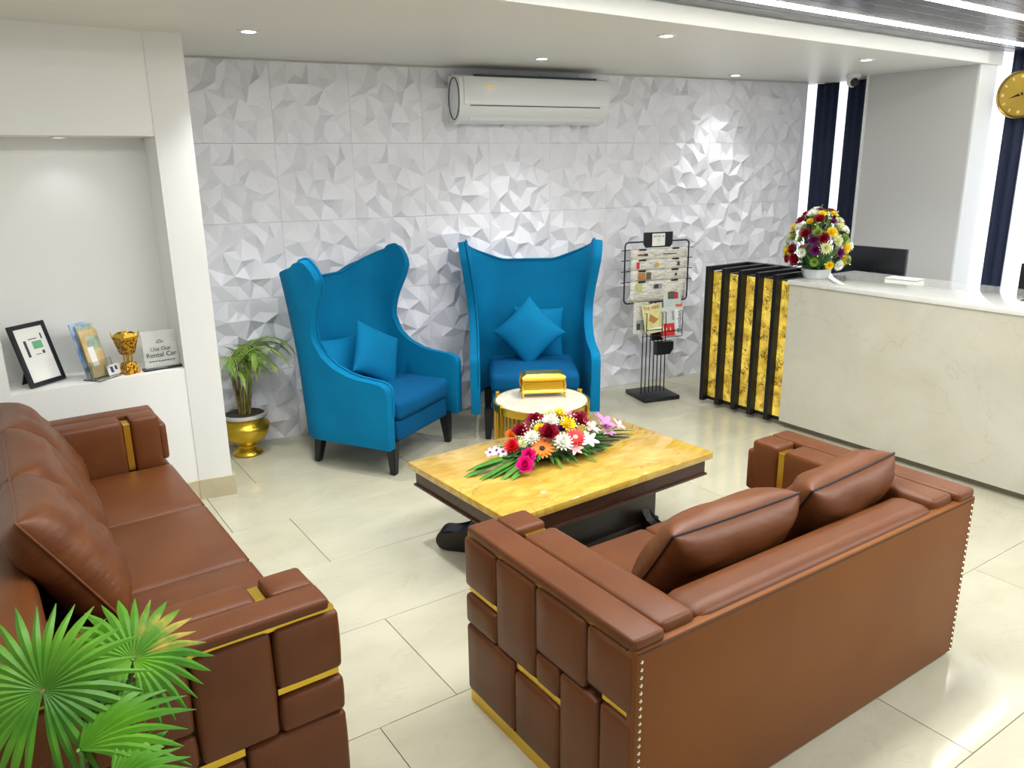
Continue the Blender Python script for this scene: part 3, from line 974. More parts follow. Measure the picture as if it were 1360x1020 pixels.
def leaflet(b, p, d, L, w, droop, up=Vector((0, 0, 1))):
    d = d.normalized()
    s = d.cross(up)
    s = s.normalized() if s.length > 1e-4 else Vector((1, 0, 0))
    n = 4
    L_, R_ = [], []
    pos = Vector(p)
    dd = d.copy()
    for i in range(n+1):
        f = i/n
        ww = w*(0.55+1.1*f)*(1-f)**0.75 if i < n else 0.0006
        ww = max(ww, 0.0006)
        L_.append(pos+s*ww+Vector((0, 0, 0.25*ww))); R_.append(pos-s*ww+Vector((0, 0, 0.25*ww)))
        dd = (dd+Vector((0, 0, -droop/n))).normalized()
        pos = pos+dd*(L/n)
    vl = [b.bm.verts.new(v) for v in L_]; vr = [b.bm.verts.new(v) for v in R_]
    md = [b.bm.verts.new((x+y)/2-Vector((0, 0, 0.3*(x-y).length))) for x, y in zip(L_, R_)]
    for i in range(n):
        b.bm.faces.new((vl[i], md[i], md[i+1], vl[i+1]))
        b.bm.faces.new((md[i], vr[i], vr[i+1], md[i+1]))
for i in range(15):
    a = rnd.uniform(0, 2*pi)
    r = rnd.uniform(0.0, 0.05)
    base = Vector((r*cos(a), r*sin(a), 0.275))
    h = rnd.uniform(0.26, 0.42)
    out = a if i > 2 else rnd.uniform(-1.2, 0.4)
    tip = base+Vector((0.05*cos(out), 0.05*sin(out), h))
    obj('stem', B().tube([base, base*0.5+tip*0.5+Vector((0.01*cos(a+1), 0.01*sin(a+1), 0)), tip], 0.006, 6, radii=[0.008, 0.006, 0.004]), m_stem, pt, 60)
    if i < 14:
        # arching frond, kept clear of the wall behind (local +y)
        out = [-0.9, -0.35, 0.15, -1.95, -1.5, -1.7, -1.25, -0.15, -1.4, -0.6, -1.2, 0.05, -1.85, -0.45][i]
        L = [0.34, 0.40, 0.36, 0.28, 0.30, 0.26, 0.26, 0.38, 0.24, 0.42, 0.34, 0.30, 0.3, 0.28][i]
        b = B()
        pts = []
        for k in range(9):
            f = k/8
            pts.append(tip+Vector((cos(out)*L*0.75*f, sin(out)*L*0.45*f, L*(0.85*f-0.85*f*f))))
        b.tube(pts, 0.002, 5, radii=[0.0032-0.0025*k/8 for k in range(9)])
        for k in range(1, 9):
            d = (pts[k]-pts[k-1]).normalized()
            s = d.cross(Vector((0, 0, 1))).normalized()
            for sg in (-1, 1):
                for hf in (0.0, 0.33, 0.66):
                    q = pts[k-1]*(1-hf)+pts[k]*hf
                    dirn = (d*0.85+sg*s*0.55+Vector((0, 0, 0.1)))
                    if (q+pt.location).y+dirn.y*0.1 > 5.20:
                        dirn.y = -abs(dirn.y)*0.2
                    leaflet(b, q, dirn, rnd.uniform(0.10, 0.15)*(1-0.3*k/8), 0.0042, rnd.uniform(0.4, 1.0))
        obj('frond', b, m_areca, pt, 60)

# ---- fan palm in the near left corner, in front of the left sofa arm
fp = thing('fan_palm', 'green fan palm with pleated leaves in the near left corner', 'potted plant', (-0.04, 1.42, 0))
obj('pot', B().lathe([(0, 0), (0.10, 0), (0.13, 0.03), (0.15, 0.16), (0.158, 0.25), (0.165, 0.26), (0.15, 0.262), (0.14, 0.24), (0, 0.23)], 36), mat('dark_clay_pot', (70, 52, 42), 0.6), fp, 50)
obj('soil', B().lathe([(0, 0.24), (0.142, 0.238), (0.142, 0.22), (0, 0.22)], 24), m_soil, fp, 60)
def fan_leaf(c, nrm, axis, R, span, nseg, split, droop, m_, bend=0.0, seed=0, mode=None, yel=0):
    """pleated fan: centre c, facing nrm, axis = direction of the middle segment"""
    c = Vector(c)-Vector((-0.04, 1.42, 0))
    rn = random.Random(seed)
    nrm = Vector(nrm).normalized()
    axis = Vector(axis); axis = (axis-nrm*axis.dot(nrm)).normalized()
    side = nrm.cross(axis)
    base = Vector((rn.uniform(-0.04, 0.04), rn.uniform(-0.04, 0.04), 0.235))
    mid = (base+c)/2+Vector((0, 0, 0.05))-nrm*0.05
    leaf = obj('fan_leaf', B().tube([base, mid, c-nrm*0.02, c], 0.005, 7, radii=[0.009, 0.007, 0.005, 0.004]), m_mdleaf, fp, 60)
    for i in range(nseg):
        f = (i+0.5)/nseg
        a = (f-0.5)*span
        da = span/nseg
        L = R*(0.80+0.20*cos(a*0.55))*rn.uniform(0.9, 1.06)
        sp = split*rn.uniform(0.85, 1.15)
        b = B()
        n = 7
        l, mm, r_ = [], [], []
        for k in range(n+1):
            g = k/n
            rad_ = 0.006+L*g
            # width: fused part follows the wedge, free tip tapers to a point
            if g < sp:
                w = rad_*math.tan(da/2)*1.01
            else:
                w = L*sp*math.tan(da/2)*(1-((g-sp)/(1-sp))**1.6)+0.0008
            dirv = axis*cos(a)+side*sin(a)
            tan_ = -axis*sin(a)+side*cos(a)
            dz = -droop*L*g*g*(0.5+0.9*abs(a)/pi) - bend*L*g*g*g
            p = c+dirv*rad_*(1-0.12*droop*g*g)+nrm*(0.018*math.sin(pi*min(1, g*1.1)))*0.8+Vector((0, 0, dz))
            pl = 0.5*w
            l.append(b.bm.verts.new(p-tan_*w)); r_.append(b.bm.verts.new(p+tan_*w)); mm.append(b.bm.verts.new(p+nrm*pl))
        for k in range(n):
            b.bm.faces.new((l[k], l[k+1], mm[k+1], mm[k])); b.bm.faces.new((mm[k], mm[k+1], r_[k+1], r_[k]))
        me_ = m_leafy if (yel and yel[0] <= i <= yel[1]) else m_
        obj('leaflet', b, me_, leaf, 25)
fan_leaf((-0.03, 1.70, 0.80), (-0.25, -0.72, 0.70), (0.05, 0.3, 1), 0.215, radians(345), 32, 0.50, 0.24, m_leaf, seed=1)
fan_leaf((0.142, 1.71, 0.80), (0.10, -0.60, 0.80), (0.35, 0.6, 0.8), 0.165, radians(340), 28, 0.56, 0.18, m_leaf, seed=2, yel=(8, 13))
fan_leaf((0.01, 1.585, 0.715), (-0.25, -0.35, 0.92), (1.0, 0.15, 0.25), 0.22, radians(110), 11, 0.55, 0.25, m_leaf, bend=0.1, seed=3)
fan_leaf((0.05, 1.48, 0.69), (-0.05, -0.35, 0.95), (1.0, 0.25, 0.1), 0.15, radians(120), 11, 0.6, 0.3, m_leaf, seed=4)
fan_leaf((-0.06, 1.50, 0.60), (-0.2, -0.5, 0.85), (-0.8, 0.3, 0.0), 0.2, radians(240), 18, 0.6, 0.3, m_dkleaf, seed=5)

# ================================================================== FLOWERS
def petal(b, c, d, n, L, w, cup=0.3, tip=0.0, k=4):
    """one petal from c along d with face normal n"""
    d = Vector(d).normalized(); n = Vector(n)
    s = d.cross(n).normalized(); n = s.cross(d).normalized()
    l, m_, r = [], [], []
    for i in range(k+1):
        f = i/k
        ww = w*(sin(pi*(0.12+0.80*f))**0.8)
        p = Vector(c)+d*L*f+n*(cup*L*f*f)
        l.append(b.bm.verts.new(p-s*ww+n*ww*0.35)); r.append(b.bm.verts.new(p+s*ww+n*ww*0.35)); m_.append(b.bm.verts.new(p))
    for i in range(k):
        b.bm.faces.new((l[i], m_[i], m_[i+1], l[i+1])); b.bm.faces.new((m_[i], r[i], r[i+1], m_[i+1]))
_fm = {}
def flower_mesh(kind, m_, seed=0):
    key = (kind, m_.name)
    if key in _fm:
        return _fm[key]
    rn = random.Random(hash(kind) % 97 + seed)
    b = B()
    Z = Vector((0, 0, 1))
    if kind == 'daisy':            # gerbera: two flat rings
        for ringi, (n, L, t0) in enumerate(((16, 1.0, 0.08), (14, 0.72, 0.22))):
            for i in range(n):
                a = 2*pi*(i+0.5*ringi)/n
                petal(b, (0.18*cos(a), 0.18*sin(a), 0.04*ringi), (cos(a), sin(a), t0), Z, 0.82*L, 0.14, 0.05, k=3)
    elif kind == 'mum':            # chrysanthemum: dense dome
        for n, el, L in ((14, 0.05, 0.95), (14, 0.4, 0.9), (11, 0.8, 0.8), (7, 1.15, 0.7), (3, 1.45, 0.6)):
            for i in range(n):
                a = 2*pi*i/n+el*3
                petal(b, (0, 0, 0.05), (cos(a)*cos(el), sin(a)*cos(el), sin(el)), (-cos(a)*sin(el), -sin(a)*sin(el), cos(el)), L, 0.13, 0.25, k=3)
    elif kind == 'rose':
        for n, el, L, w in ((6, 0.15, 0.95, 0.42), (6, 0.55, 0.85, 0.38), (5, 0.95, 0.75, 0.32), (4, 1.25, 0.68, 0.24), (3, 1.45, 0.6, 0.16)):
            for i in range(n):
                a = 2*pi*i/n+el*2.3
                petal(b, (0.05*cos(a), 0.05*sin(a), 0), (cos(a)*cos(el), sin(a)*cos(el), sin(el)), (-cos(a)*sin(el), -sin(a)*sin(el), cos(el)), L, w, 0.35, k=4)
    elif kind == 'lily':
        for i in range(6):
            a = 2*pi*i/6
            petal(b, (0, 0, 0), (cos(a), sin(a), 0.55), Z, 1.1, 0.26, -0.25 if i % 2 else -0.1, k=5)
    elif kind == 'orchid':
        for i, (a, L, w) in enumerate(((0.3, .8, .38), (pi-0.3, .8, .38), (pi/2, .9, .28), (-0.9, .85, .25), (pi+0.9, .85, .25))):
            petal(b, (0, 0, 0), (cos(a), sin(a), 0.15), Z, L, w, -0.1, k=4)
    me = b.mesh('flower_'+kind, 60)
    me.materials.append(m_)
    _fm[key] = me
    return me
def place_flower(name, kind, m_, parent, p, nrm, r, center=None, spin=0.0):
    me = flower_mesh(kind, m_)
    o = bpy.data.objects.new(name, me)
    C.objects.link(o)
    o.parent = parent
    q = Vector(nrm).normalized().to_track_quat('Z', 'Y').to_matrix().to_4x4()
    o.matrix_local = Matrix.Translation(Vector(p)) @ q @ Matrix.Rotation(spin, 4, 'Z') @ Matrix.Scale(r, 4)
    if center is not None:
        c = bpy.data.objects.new('flower_centre', centre_mesh(center))
        C.objects.link(c); c.parent = o
    return o
_cm = {}
def centre_mesh(m_):
    if m_.name not in _cm:
        me = B().ball((0, 0, 0.08), 0.24, 2, (1, 1, 0.55)).mesh('flower_centre', 60)
        me.materials.append(m_)
        _cm[m_.name] = me
    return _cm[m_.name]
f_white = mat('white_petal', (238, 240, 226), 0.55, sss=0)
f_cream = mat('cream_petal', (226, 228, 176), 0.55)
f_yellow = mat('yellow_petal', (245, 214, 24), 0.5)
f_red = mat('red_petal', (214, 20, 36), 0.45)
f_maroon = mat('maroon_petal', (140, 8, 40), 0.45)
f_orange = mat('orange_petal', (244, 128, 26), 0.5)
f_magenta = mat('magenta_petal', (226, 22, 128), 0.45)
f_pink = mat('pink_petal', (238, 180, 178), 0.5)
f_lilac = mat('lilac_petal', (206, 130, 190), 0.5)
f_orchid = mat('orchid_petal', (244, 206, 226), 0.5)
f_purple = mat('purple_petal', (110, 30, 100), 0.5)
f_dark = mat('dark_centre', (50, 26, 20), 0.7)

# ---- long arrangement on the coffee table
FZ = 0.451
fa = thing('flower_arrangement', 'long low arrangement of mixed cut flowers and leaves lying on the coffee table', 'flowers', (2.20, 2.90, FZ), radians(-10))
FO, FR = Vector((2.20, 2.90, FZ)), radians(-10)
def loc_fa(p):
    v = Vector(p)-FO
    return Vector((v.x*cos(-FR)-v.y*sin(-FR), v.x*sin(-FR)+v.y*cos(-FR), v.z))
b = B()
b.ball((0, 0.01, 0.038), 1.0, 3, (0.25, 0.10, 0.037))
obj('foam_base', b, m_dkleaf, fa, 60)
def ray_plane(px, py, z):
    d = rt*((px-680)/F_PX)+dn*((py-510)/F_PX)+fw
    k = (z-CAM_H)/d.z
    return Vector((d.x*k, d.y*k, z))
# flower heads measured in the photograph, set on the mound at their own height
FL = [(697, 619, .49, 'rose', f_magenta, .042), (702, 606, .52, 'rose', f_magenta, .036), (681, 594, .535, 'mum', f_red, .042), (691, 575, .575, 'rose', f_maroon, .042),
      (710, 561, .60, 'rose', f_maroon, .046), (678, 578, .55, 'mum', f_orange, .028), (720, 596, .535, 'daisy', f_orange, .052), (717, 571, .595, 'mum', f_yellow, .032),
      (707, 583, .57, 'mum', f_white, .040), (729, 577, .59, 'rose', f_maroon, .050), (731, 561, .615, 'mum', f_white, .042), (747, 589, .55, 'mum', f_white, .050),
      (753, 565, .605, 'mum', f_yellow, .042), (742, 551, .615, 'mum', f_yellow, .036), (767, 561, .595, 'rose', f_maroon, .050), (764, 581, .57, 'daisy', f_red, .046),
      (783, 569, .56, 'lily', f_pink, .048), (801, 563, .54, 'lily', f_lilac, .060), (805, 573, .51, 'lily', f_lilac, .042), (763, 597, .52, 'lily', f_pink, .036),
      (781, 586, .535, 'lily', f_white, .044), (729, 552, .615, 'mum', f_cream, .036), (745, 571, .585, 'rose', f_purple, .024), (651, 601, .50, 'orchid', f_orchid, .028),
      (660, 598, .51, 'orchid', f_orchid, .030), (668, 600, .515, 'orchid', f_orchid, .030), (735, 594, .53, 'mum', f_cream, .030), (694, 590, .55, 'mum', f_cream, .026),
      (757, 553, .61, 'mum', f_pink, .030), (772, 553, .60, 'mum', f_maroon, .03), (700, 566, .585, 'mum', f_pink, .026), (820, 566, .51, 'lily', f_pink, .04)]
rnd = random.Random(12)
for (px, py, z, kind, m_, r) in FL:
    p = loc_fa(ray_plane(px, py, z))
    nrm = Vector((p.x*1.2+rnd.uniform(-.15, .15), p.y*1.5-0.45+rnd.uniform(-.15, .15), 0.75))
    nm = {'daisy': 'gerbera', 'mum': 'chrysanthemum', 'rose': 'rose', 'lily': 'lily', 'orchid': 'orchid'}[kind]
    cen = f_dark if (kind == 'daisy' and m_ is f_orange) else (f_cream if kind == 'daisy' else (f_purple if kind == 'orchid' else None))
    place_flower(nm, kind, m_, fa, p, nrm, r*1.12, cen, rnd.uniform(0, 6))
    obj('stem', B().tube([Vector((p.x*0.55, p.y*0.5, 0.03)), p], 0.0025, 5), m_mdleaf, fa)
def big_leaf(parent, p, d, L, w, m_, droop=0.6, name='leaf', up=(0, 0, 1)):
    b = B()
    leaflet(b, p, Vector(d), L, w, droop, Vector(up))
    o = obj(name, b, m_, parent, 60)
    md = o.modifiers.new('s', 'SOLIDIFY'); md.thickness = 0.0008
    return o
def leaf_tip(px0, py0, px1, py1, z0, z1, w, m_):
    a = loc_fa(ray_plane(px0, py0, z0)); c = loc_fa(ray_plane(px1, py1, z1))
    big_leaf(fa, a, c-a, (c-a).length, w, m_, 0.12)
for a in ((688, 604, 607, 633, .50, .465, .036), (690, 609, 625, 640, .49, .46, .026), (668, 610, 618, 623, .50, .475, .03), (690, 612, 646, 636, .485, .46, .025), (694, 616, 662, 638, .48, .458, .025), (698, 622, 676, 638, .475, .456, .024),
          (682, 606, 640, 612, .50, .48, .012), (688, 606, 650, 607, .51, .49, .010)):
    leaf_tip(*a, m_mdleaf)
for a in ((790, 580, 842, 571, .51, .475, .016), (785, 584, 838, 575, .50, .47, .018), (780, 588, 826, 580, .49, .465, .02), (778, 592, 818, 588, .48, .46, .02), (775, 596, 806, 595, .475, .458, .018), (795, 574, 842, 567, .52, .49, .012), (760, 602, 795, 600, .47, .456, .012), (790, 577, 832, 579, .505, .465, .011)):
    leaf_tip(*a, m_dkleaf)
for i in range(60):
    a = rnd.uniform(0, 2*pi)
    p = Vector((0.19*cos(a), 0.075*sin(a)+0.005, rnd.uniform(0.02, 0.07)))
    d = Vector((cos(a)*0.5, sin(a), rnd.uniform(-0.05, 0.35)))
    big_leaf(fa, p, d, rnd.uniform(0.085, 0.13), 0.014, rnd.choice([m_dkleaf, m_mdleaf]), 0.4)
bs = B()
for i in range(150):
    a = rnd.uniform(0, 2*pi); rr = math.sqrt(rnd.uniform(0.02, 1))
    p = (0.24*rr*cos(a), 0.10*rr*sin(a)+0.01, 0.065+0.125*(1-rr*rr)+rnd.uniform(0, 0.03))
    q = bmesh.ops.create_icosphere(bs.bm, subdivisions=1, radius=0.0042)
    bmesh.ops.translate(bs.bm, verts=q['verts'], vec=p)
o = obj('babys_breath', bs, f_white, fa, 60); o['kind'] = 'stuff'

# ---- bouquet in a white bowl on the counter
vb = thing('flower_vase', 'tall bouquet of yellow white and dark red flowers in a white bowl on the counter', 'flowers', (4.775, 3.335, 1.05))
obj('bowl', B().lathe([(0, 0), (0.075, 0), (0.08, 0.006), (0.096, 0.055), (0.098, 0.064), (0.09, 0.064), (0.075, 0.03), (0, 0.02)], 48, fn=lambda a, z: 1+0.02*cos(24*a)), m_white, vb, 60)
b = B(); b.ball((0, 0, 0.15), 1.0, 3, (0.10, 0.10, 0.11))
obj('foliage_core', b, m_dkleaf, vb, 60)
def dome(u, v, R=0.195, H=0.37):
    """u around, v 0 (rim) .. 1 (top)"""
    el = v*pi/2
    rr = R*cos(el)**0.8
    return Vector((rr*cos(u), rr*sin(u), 0.10+H*sin(el)*0.92))
rnd = random.Random(5)
kinds = [('mum', f_yellow, .050), ('mum', f_white, .054), ('rose', f_maroon, .052), ('mum', f_cream, .046), ('rose', f_purple, .044), ('mum', f_white, .048), ('mum', f_yellow, .046), ('rose', f_maroon, .052), ('mum', f_cream, .05), ('mum', f_white, .05), ('mum', m_areca, .04), ('mum', m_areca, .044)]
idx = 0
for ringv, nn in ((0.05, 13), (0.18, 15), (0.32, 14), (0.46, 13), (0.62, 10), (0.78, 7), (0.93, 3)):
    for i in range(nn):
        u = 2*pi*(i+rnd.uniform(-.2, .2))/nn+ringv*4
        p = dome(u, ringv+rnd.uniform(-.05, .05))
        k, m_, r = rnd.choice(kinds)
        r *= rnd.uniform(0.66, 0.98)
        idx += 1
        nrm = Vector((p.x, p.y, (p.z-0.16)*0.7))
        place_flower({'mum': 'chrysanthemum', 'rose': 'carnation'}[k], k, m_, vb, p, nrm, r, None, rnd.uniform(0, 6))
for i in range(90):
    u = rnd.uniform(0, 2*pi); v = rnd.uniform(-0.05, 0.9)
    p = dome(u, max(0, v), 0.15, 0.30)
    d = Vector((p.x, p.y, 0.10+0.35*max(0, v)))
    big_leaf(vb, p, d, rnd.uniform(0.06, 0.10), 0.010, rnd.choice([m_dkleaf, m_mdleaf, m_areca]), 0.2)
for i in range(18):
    u = 2*pi*i/18
    big_leaf(vb, (0.07*cos(u), 0.07*sin(u), 0.085), (cos(u), sin(u), 0.25), 0.12, 0.014, m_dkleaf, 0.5)
for (dx, dy, h) in ((0.0, 0.0, 0.50), (-0.02, 0.06, 0.46), (0.05, -0.09, 0.46), (-0.06, -0.02, 0.45), (0.03, -0.12, 0.42)):
    b = B()
    b.tube([(dx*0.4, dy*0.4, 0.2), (dx, dy, h-0.08)], 0.002, 5)
    for k in range(8):
        f = k/8
        b.ball((dx+0.006*cos(k*2.4), dy+0.006*sin(k*2.4), h-0.10+0.10*f), 0.010*(1-0.6*f), 1)
    obj('flower_spike', b, rnd.choice([m_areca, f_cream]), vb, 60)
bs = B()
for i in range(120):
    u = rnd.uniform(0, 2*pi); v = rnd.uniform(0.0, 0.95)
    p = dome(u, v, 0.215, 0.375)
    q = bmesh.ops.create_icosphere(bs.bm, subdivisions=1, radius=0.006)
    bmesh.ops.translate(bs.bm, verts=q['verts'], vec=p)
o = obj('filler_buds', bs, f_cream, vb, 60); o['kind'] = 'stuff'

# ================================================================== NEWSPAPER RACK
rk = thing('newspaper_rack', 'black wire newspaper and magazine rack standing before the faceted wall', 'rack', (4.37, 4.465, 0), radians(-14))
W_ = 0.56
obj('base_plate', B().box((0, 0, 0.0175), (0.32, 0.32, 0.035), None, 0.006, 2), m_blackp, rk)
for i in range(7):
    x = -0.105+i*0.035
    obj('rod', B().tube([(x, 0.0, 0.03), (x*0.95, 0.0, 0.78 if i not in (0, 6) else 0.95)], 0.0045, 6), m_black, rk)
# frame loop
def rloop(x0, x1, z0, z1, y, r=0.03):
    pts = []
    for cx, cz, a0 in ((x1-r, z1-r, 0), (x0+r, z1-r, pi/2), (x0+r, z0+r, pi), (x1-r, z0+r, 3*pi/2)):
        for k in range(5):
            a = a0+pi/2*k/4
            pts.append((cx+r*cos(a), y, cz+r*sin(a)))
    return pts
obj('frame', B().tube(rloop(-W_/2, W_/2, 0.775, 1.245, 0.0), 0.006, 7, True), m_black, rk, 60)
hd = obj('header_plate', B().prism([(-0.125, 1.315), (-0.125, 1.225), (-0.105, 1.200), (0.105, 1.200), (0.125, 1.225), (0.125, 1.315)], -0.012, 0.0, Matrix(((1, 0, 0, 0), (0, 0, 1, 0), (0, 1, 0, 0), (0, 0, 0, 1)))), m_blackp, rk)
obj('sign_card', B().box((0, -0.014, 1.258), (0.112, 0.003, 0.095), None, 0.001, 1), m_paper, hd)
text('lettering', 'BOOK 10', 0.022, m_ink, hd, frame((0, -0.0162, 1.283), (1, 0, 0), (0, 0, 1)))
text('lettering', '(1)', 0.018, m_ink, hd, frame((0, -0.0162, 1.256), (1, 0, 0), (0, 0, 1)))
text('lettering', '...........', 0.014, m_ink, hd, frame((0, -0.0162, 1.232), (1, 0, 0), (0, 0, 1)))
ROWZ = (1.185, 1.105, 1.022, 0.938)
for z in ROWZ:
    b = B()
    b.tube([(-W_/2-0.03, 0.0, z), (-W_/2-0.012, -0.022, z+0.006), (W_/2+0.012, -0.022, z+0.006), (W_/2+0.035, 0.0, z)], 0.0035, 6)
    obj('holder_wire', b, m_black, rk)
    for sx in (-1, 1):
        obj('clip', B().span(sx*0.145-0.03, sx*0.145+0.03, -0.035, -0.027, z-0.002, z+0.008, 0.001, 1), m_black, rk)
# front pockets
for (x0, x1, z0, z1, y) in ((-0.12, 0.02, 0.52, 0.70, -0.085), (0.05, 0.20, 0.50, 0.70, -0.085)):
    b = B()
    b.tube([(x0, 0, z1), (x0, y, z1), (x0, y, z0), (x0, -0.01, z0-0.02)], 0.0035, 6)
    b.tube([(x1, 0, z1), (x1, y, z1), (x1, y, z0), (x1, -0.01, z0-0.02)], 0.0035, 6)
    b.tube([(x0, y, z0+0.05), (x1, y, z0+0.05)], 0.0035, 6)
    b.tube([(x0, y, z0), (x1, y, z0)], 0.0035, 6)
    obj('magazine_pocket', b, m_black, rk)
obj('leaflet_tray', B().prism([(-0.02, 0.36), (0.10, 0.36), (0.13, 0.40), (0.13, 0.46), (-0.02, 0.46)], 0.03, 0.08, Matrix(((1, 0, 0, 0), (0, 0, -1, 0), (0, 1, 0, 0), (0, 0, 0, 1)))), m_blackp, rk)
obj('back_plate', B().span(-0.02, 0.085, 0.006, 0.012, 0.46, 0.60), m_blackp, rk)
RKM = Matrix.Translation((4.37, 4.465, 0)) @ Matrix.Rotation(radians(-14), 4, 'Z')
news_marks = [[('red_dark', -0.165, 0.05, 0.012), ('ink', -0.12, 0.035, 0.02), ('ink', 0.09, 0.12, 0.007)], [('red', -0.185, 0.025, 0.05), ('gold', -0.02, 0.03, 0.03), ('ink', 0.17, 0.02, 0.03)],
              [('brown', -0.15, 0.06, 0.055), ('olive', -0.09, 0.04, 0.055), ('ink', 0.15, 0.02, 0.02)], [('green', -0.17, 0.05, 0.06), ('ink', -0.02, 0.04, 0.03), ('grey', 0.0, 0.06, 0.04)]]
mk = {'red_dark': mat('print_brick', (150, 70, 56), .7), 'ink': m_ink, 'red': mat('print_red', (206, 46, 52), .7), 'gold': mat('print_gold', (210, 160, 60), .7), 'brown': mat('print_brown', (176, 120, 70), .7),
      'olive': mat('print_olive', (92, 90, 66), .7), 'green': mat('print_green', (186, 196, 120), .7), 'grey': mat('print_grey', (150, 154, 160), .7), 'blue': mat('print_blue', (36, 70, 150), .6), 'teal': mat('print_teal', (150, 180, 176), .7)}
NLB = ['uppermost folded newspaper on the wire rack', 'second newspaper from the top of the wire rack with a red patch', 'third newspaper from the top of the rack with a brown picture', 'lowest hung newspaper on the rack with a pale green patch']
for i, z in enumerate(ROWZ):
    t = thing('newspaper', NLB[i], 'newspaper', RKM @ Vector((0, -0.012, z)), radians(-14), 'newspapers on the rack')
    h = 0.088 if i < 3 else 0.16
    b = B()
    rows = []
    for k in range(5):
        f = k/4
        rows.append([(x, -0.016-0.006*sin(pi*f)+0.006*f+0.002*sin(x*40+i), 0.008-h*f) for x in [-0.245+0.49*q/12 for q in range(13)]])
    b.grid(rows)
    pg = obj('pages', b, m_news, t, 60)
    md = pg.modifiers.new('s', 'SOLIDIFY'); md.thickness = 0.004
    for (c_, x, w, hh) in news_marks[i]:
        obj('printed_block', B().box((x, -0.0265, -0.035), (w, 0.0012, hh)), mk[c_], t)
# long newspaper hanging to the left, and magazines in the pockets
t = thing('newspaper', 'long grey newspaper hanging behind the magazines at the left of the rack', 'newspaper', RKM @ Vector((-0.135, -0.012, 0.66)), radians(-14), 'newspapers on the rack')
obj('pages', B().box((0, 0, 0), (0.13, 0.006, 0.26), None, 0.001, 1), m_news, t)
obj('printed_block', B().box((0.0, -0.004, -0.06), (0.08, 0.0012, 0.08)), mk['grey'], t)
obj('printed_block', B().box((-0.02, -0.0045, -0.07), (0.03, 0.0012, 0.05)), mk['ink'], t)
t = thing('magazine', 'cream magazine with red title letters standing in the rack', 'magazine', RKM @ Vector((-0.055, -0.062, 0.655)), 0, 'magazines in the rack', rot=(radians(-10), radians(-6), radians(-14)))
obj('cover', B().box((0, 0, 0), (0.165, 0.006, 0.225), None, 0.001, 1), mat('magazine_cream', (222, 212, 160), .4, rgb2=(196, 196, 120), nscale=14), t)
text('lettering', 'THE NINE', 0.040, mk['red_dark'], t, frame((0, -0.004, 0.083), (1, 0, 0), (0, 0, 1)), squash=0.78)
obj('printed_block', B().prism([(-0.04, -0.01), (0.0, -0.04), (0.05, -0.01), (0.03, 0.0), (-0.02, 0.04)], 0.0032, 0.0042, Matrix(((1, 0, 0, 0), (0, 0, -1, 0), (0, 1, 0, 0), (0, 0, 0, 1)))), mk['brown'], t)
obj('printed_block', B().box((0.01, -0.0036, -0.085), (0.13, 0.0012, 0.02)), m_paper, t)
t = thing('magazine', 'white magazine with a red lower half in the rack', 'magazine', RKM @ Vector((0.085, -0.06, 0.615)), 0, 'magazines in the rack', rot=(radians(-10), 0, radians(-14)))
obj('cover', B().box((0, 0, 0), (0.125, 0.006, 0.235), None, 0.001, 1), mat('magazine_white', (214, 216, 214), .4, rgb2=(198, 200, 200), nscale=30), t)
obj('printed_block', B().box((-0.01, -0.0036, -0.06), (0.125, 0.0014, 0.10)), mk['red'], t)
for dx in (-0.02, 0.015):
    obj('printed_flame', B().lathe([(0, 0), (0.006, 0.012), (0.003, 0.03), (0, 0.04)], 8, c=(dx, -0.0042, -0.075)), mat('print_flame', (250, 214, 150), .6), t)
obj('printed_block', B().box((0.045, -0.0040, 0.05), (0.02, 0.0014, 0.07)), mk['grey'], t)
t = thing('magazine', 'narrow white magazine with vertical blue title and orange corner in the rack', 'magazine', RKM @ Vector((0.185, -0.05, 0.635)), 0, 'magazines in the rack', rot=(radians(-8), radians(2), radians(-14)))
obj('cover', B().box((0, 0, 0), (0.075, 0.006, 0.25), None, 0.001, 1), m_paper, t)
obj('printed_block', B().box((0.0, -0.0036, 0.108), (0.06, 0.0014, 0.026)), mat('print_orange', (226, 92, 60), .6), t)
text('lettering', 'Member', 0.058, mk['blue'], t, frame((0.005, -0.0042, -0.025), (0, 0, 1), (-1, 0, 0)), squash=0.9)
t = thing('magazine', 'pale magazine with a crimson picture behind the others at the right of the rack', 'magazine', RKM @ Vector((0.13, -0.03, 0.80)), 0, 'magazines in the rack', rot=(radians(-6), 0, radians(-14)))
obj('cover', B().box((0, 0, 0), (0.16, 0.006, 0.18), None, 0.001, 1), mat('magazine_pale', (208, 214, 204), .4, rgb2=(190, 204, 200), nscale=12), t)
obj('printed_block', B().box((0.035, -0.0036, 0.03), (0.035, 0.0014, 0.075)), mat('print_crimson', (176, 52, 84), .6), t)
obj('printed_block', B().box((-0.01, -0.0034, 0.03), (0.06, 0.0012, 0.075)), mk['olive'], t)
obj('printed_block', B().box((-0.03, -0.0038, 0.078), (0.10, 0.0012, 0.006)), m_ink, t)

# ================================================================== NICHE OBJECTS
NM = Matrix.Translation((0.8517, 4.489, 0)) @ Matrix.Rotation(NA, 4, 'Z')
def nloc(x, y):
    """world (x, y) on the niche shelf"""
    return (x, y, NS)
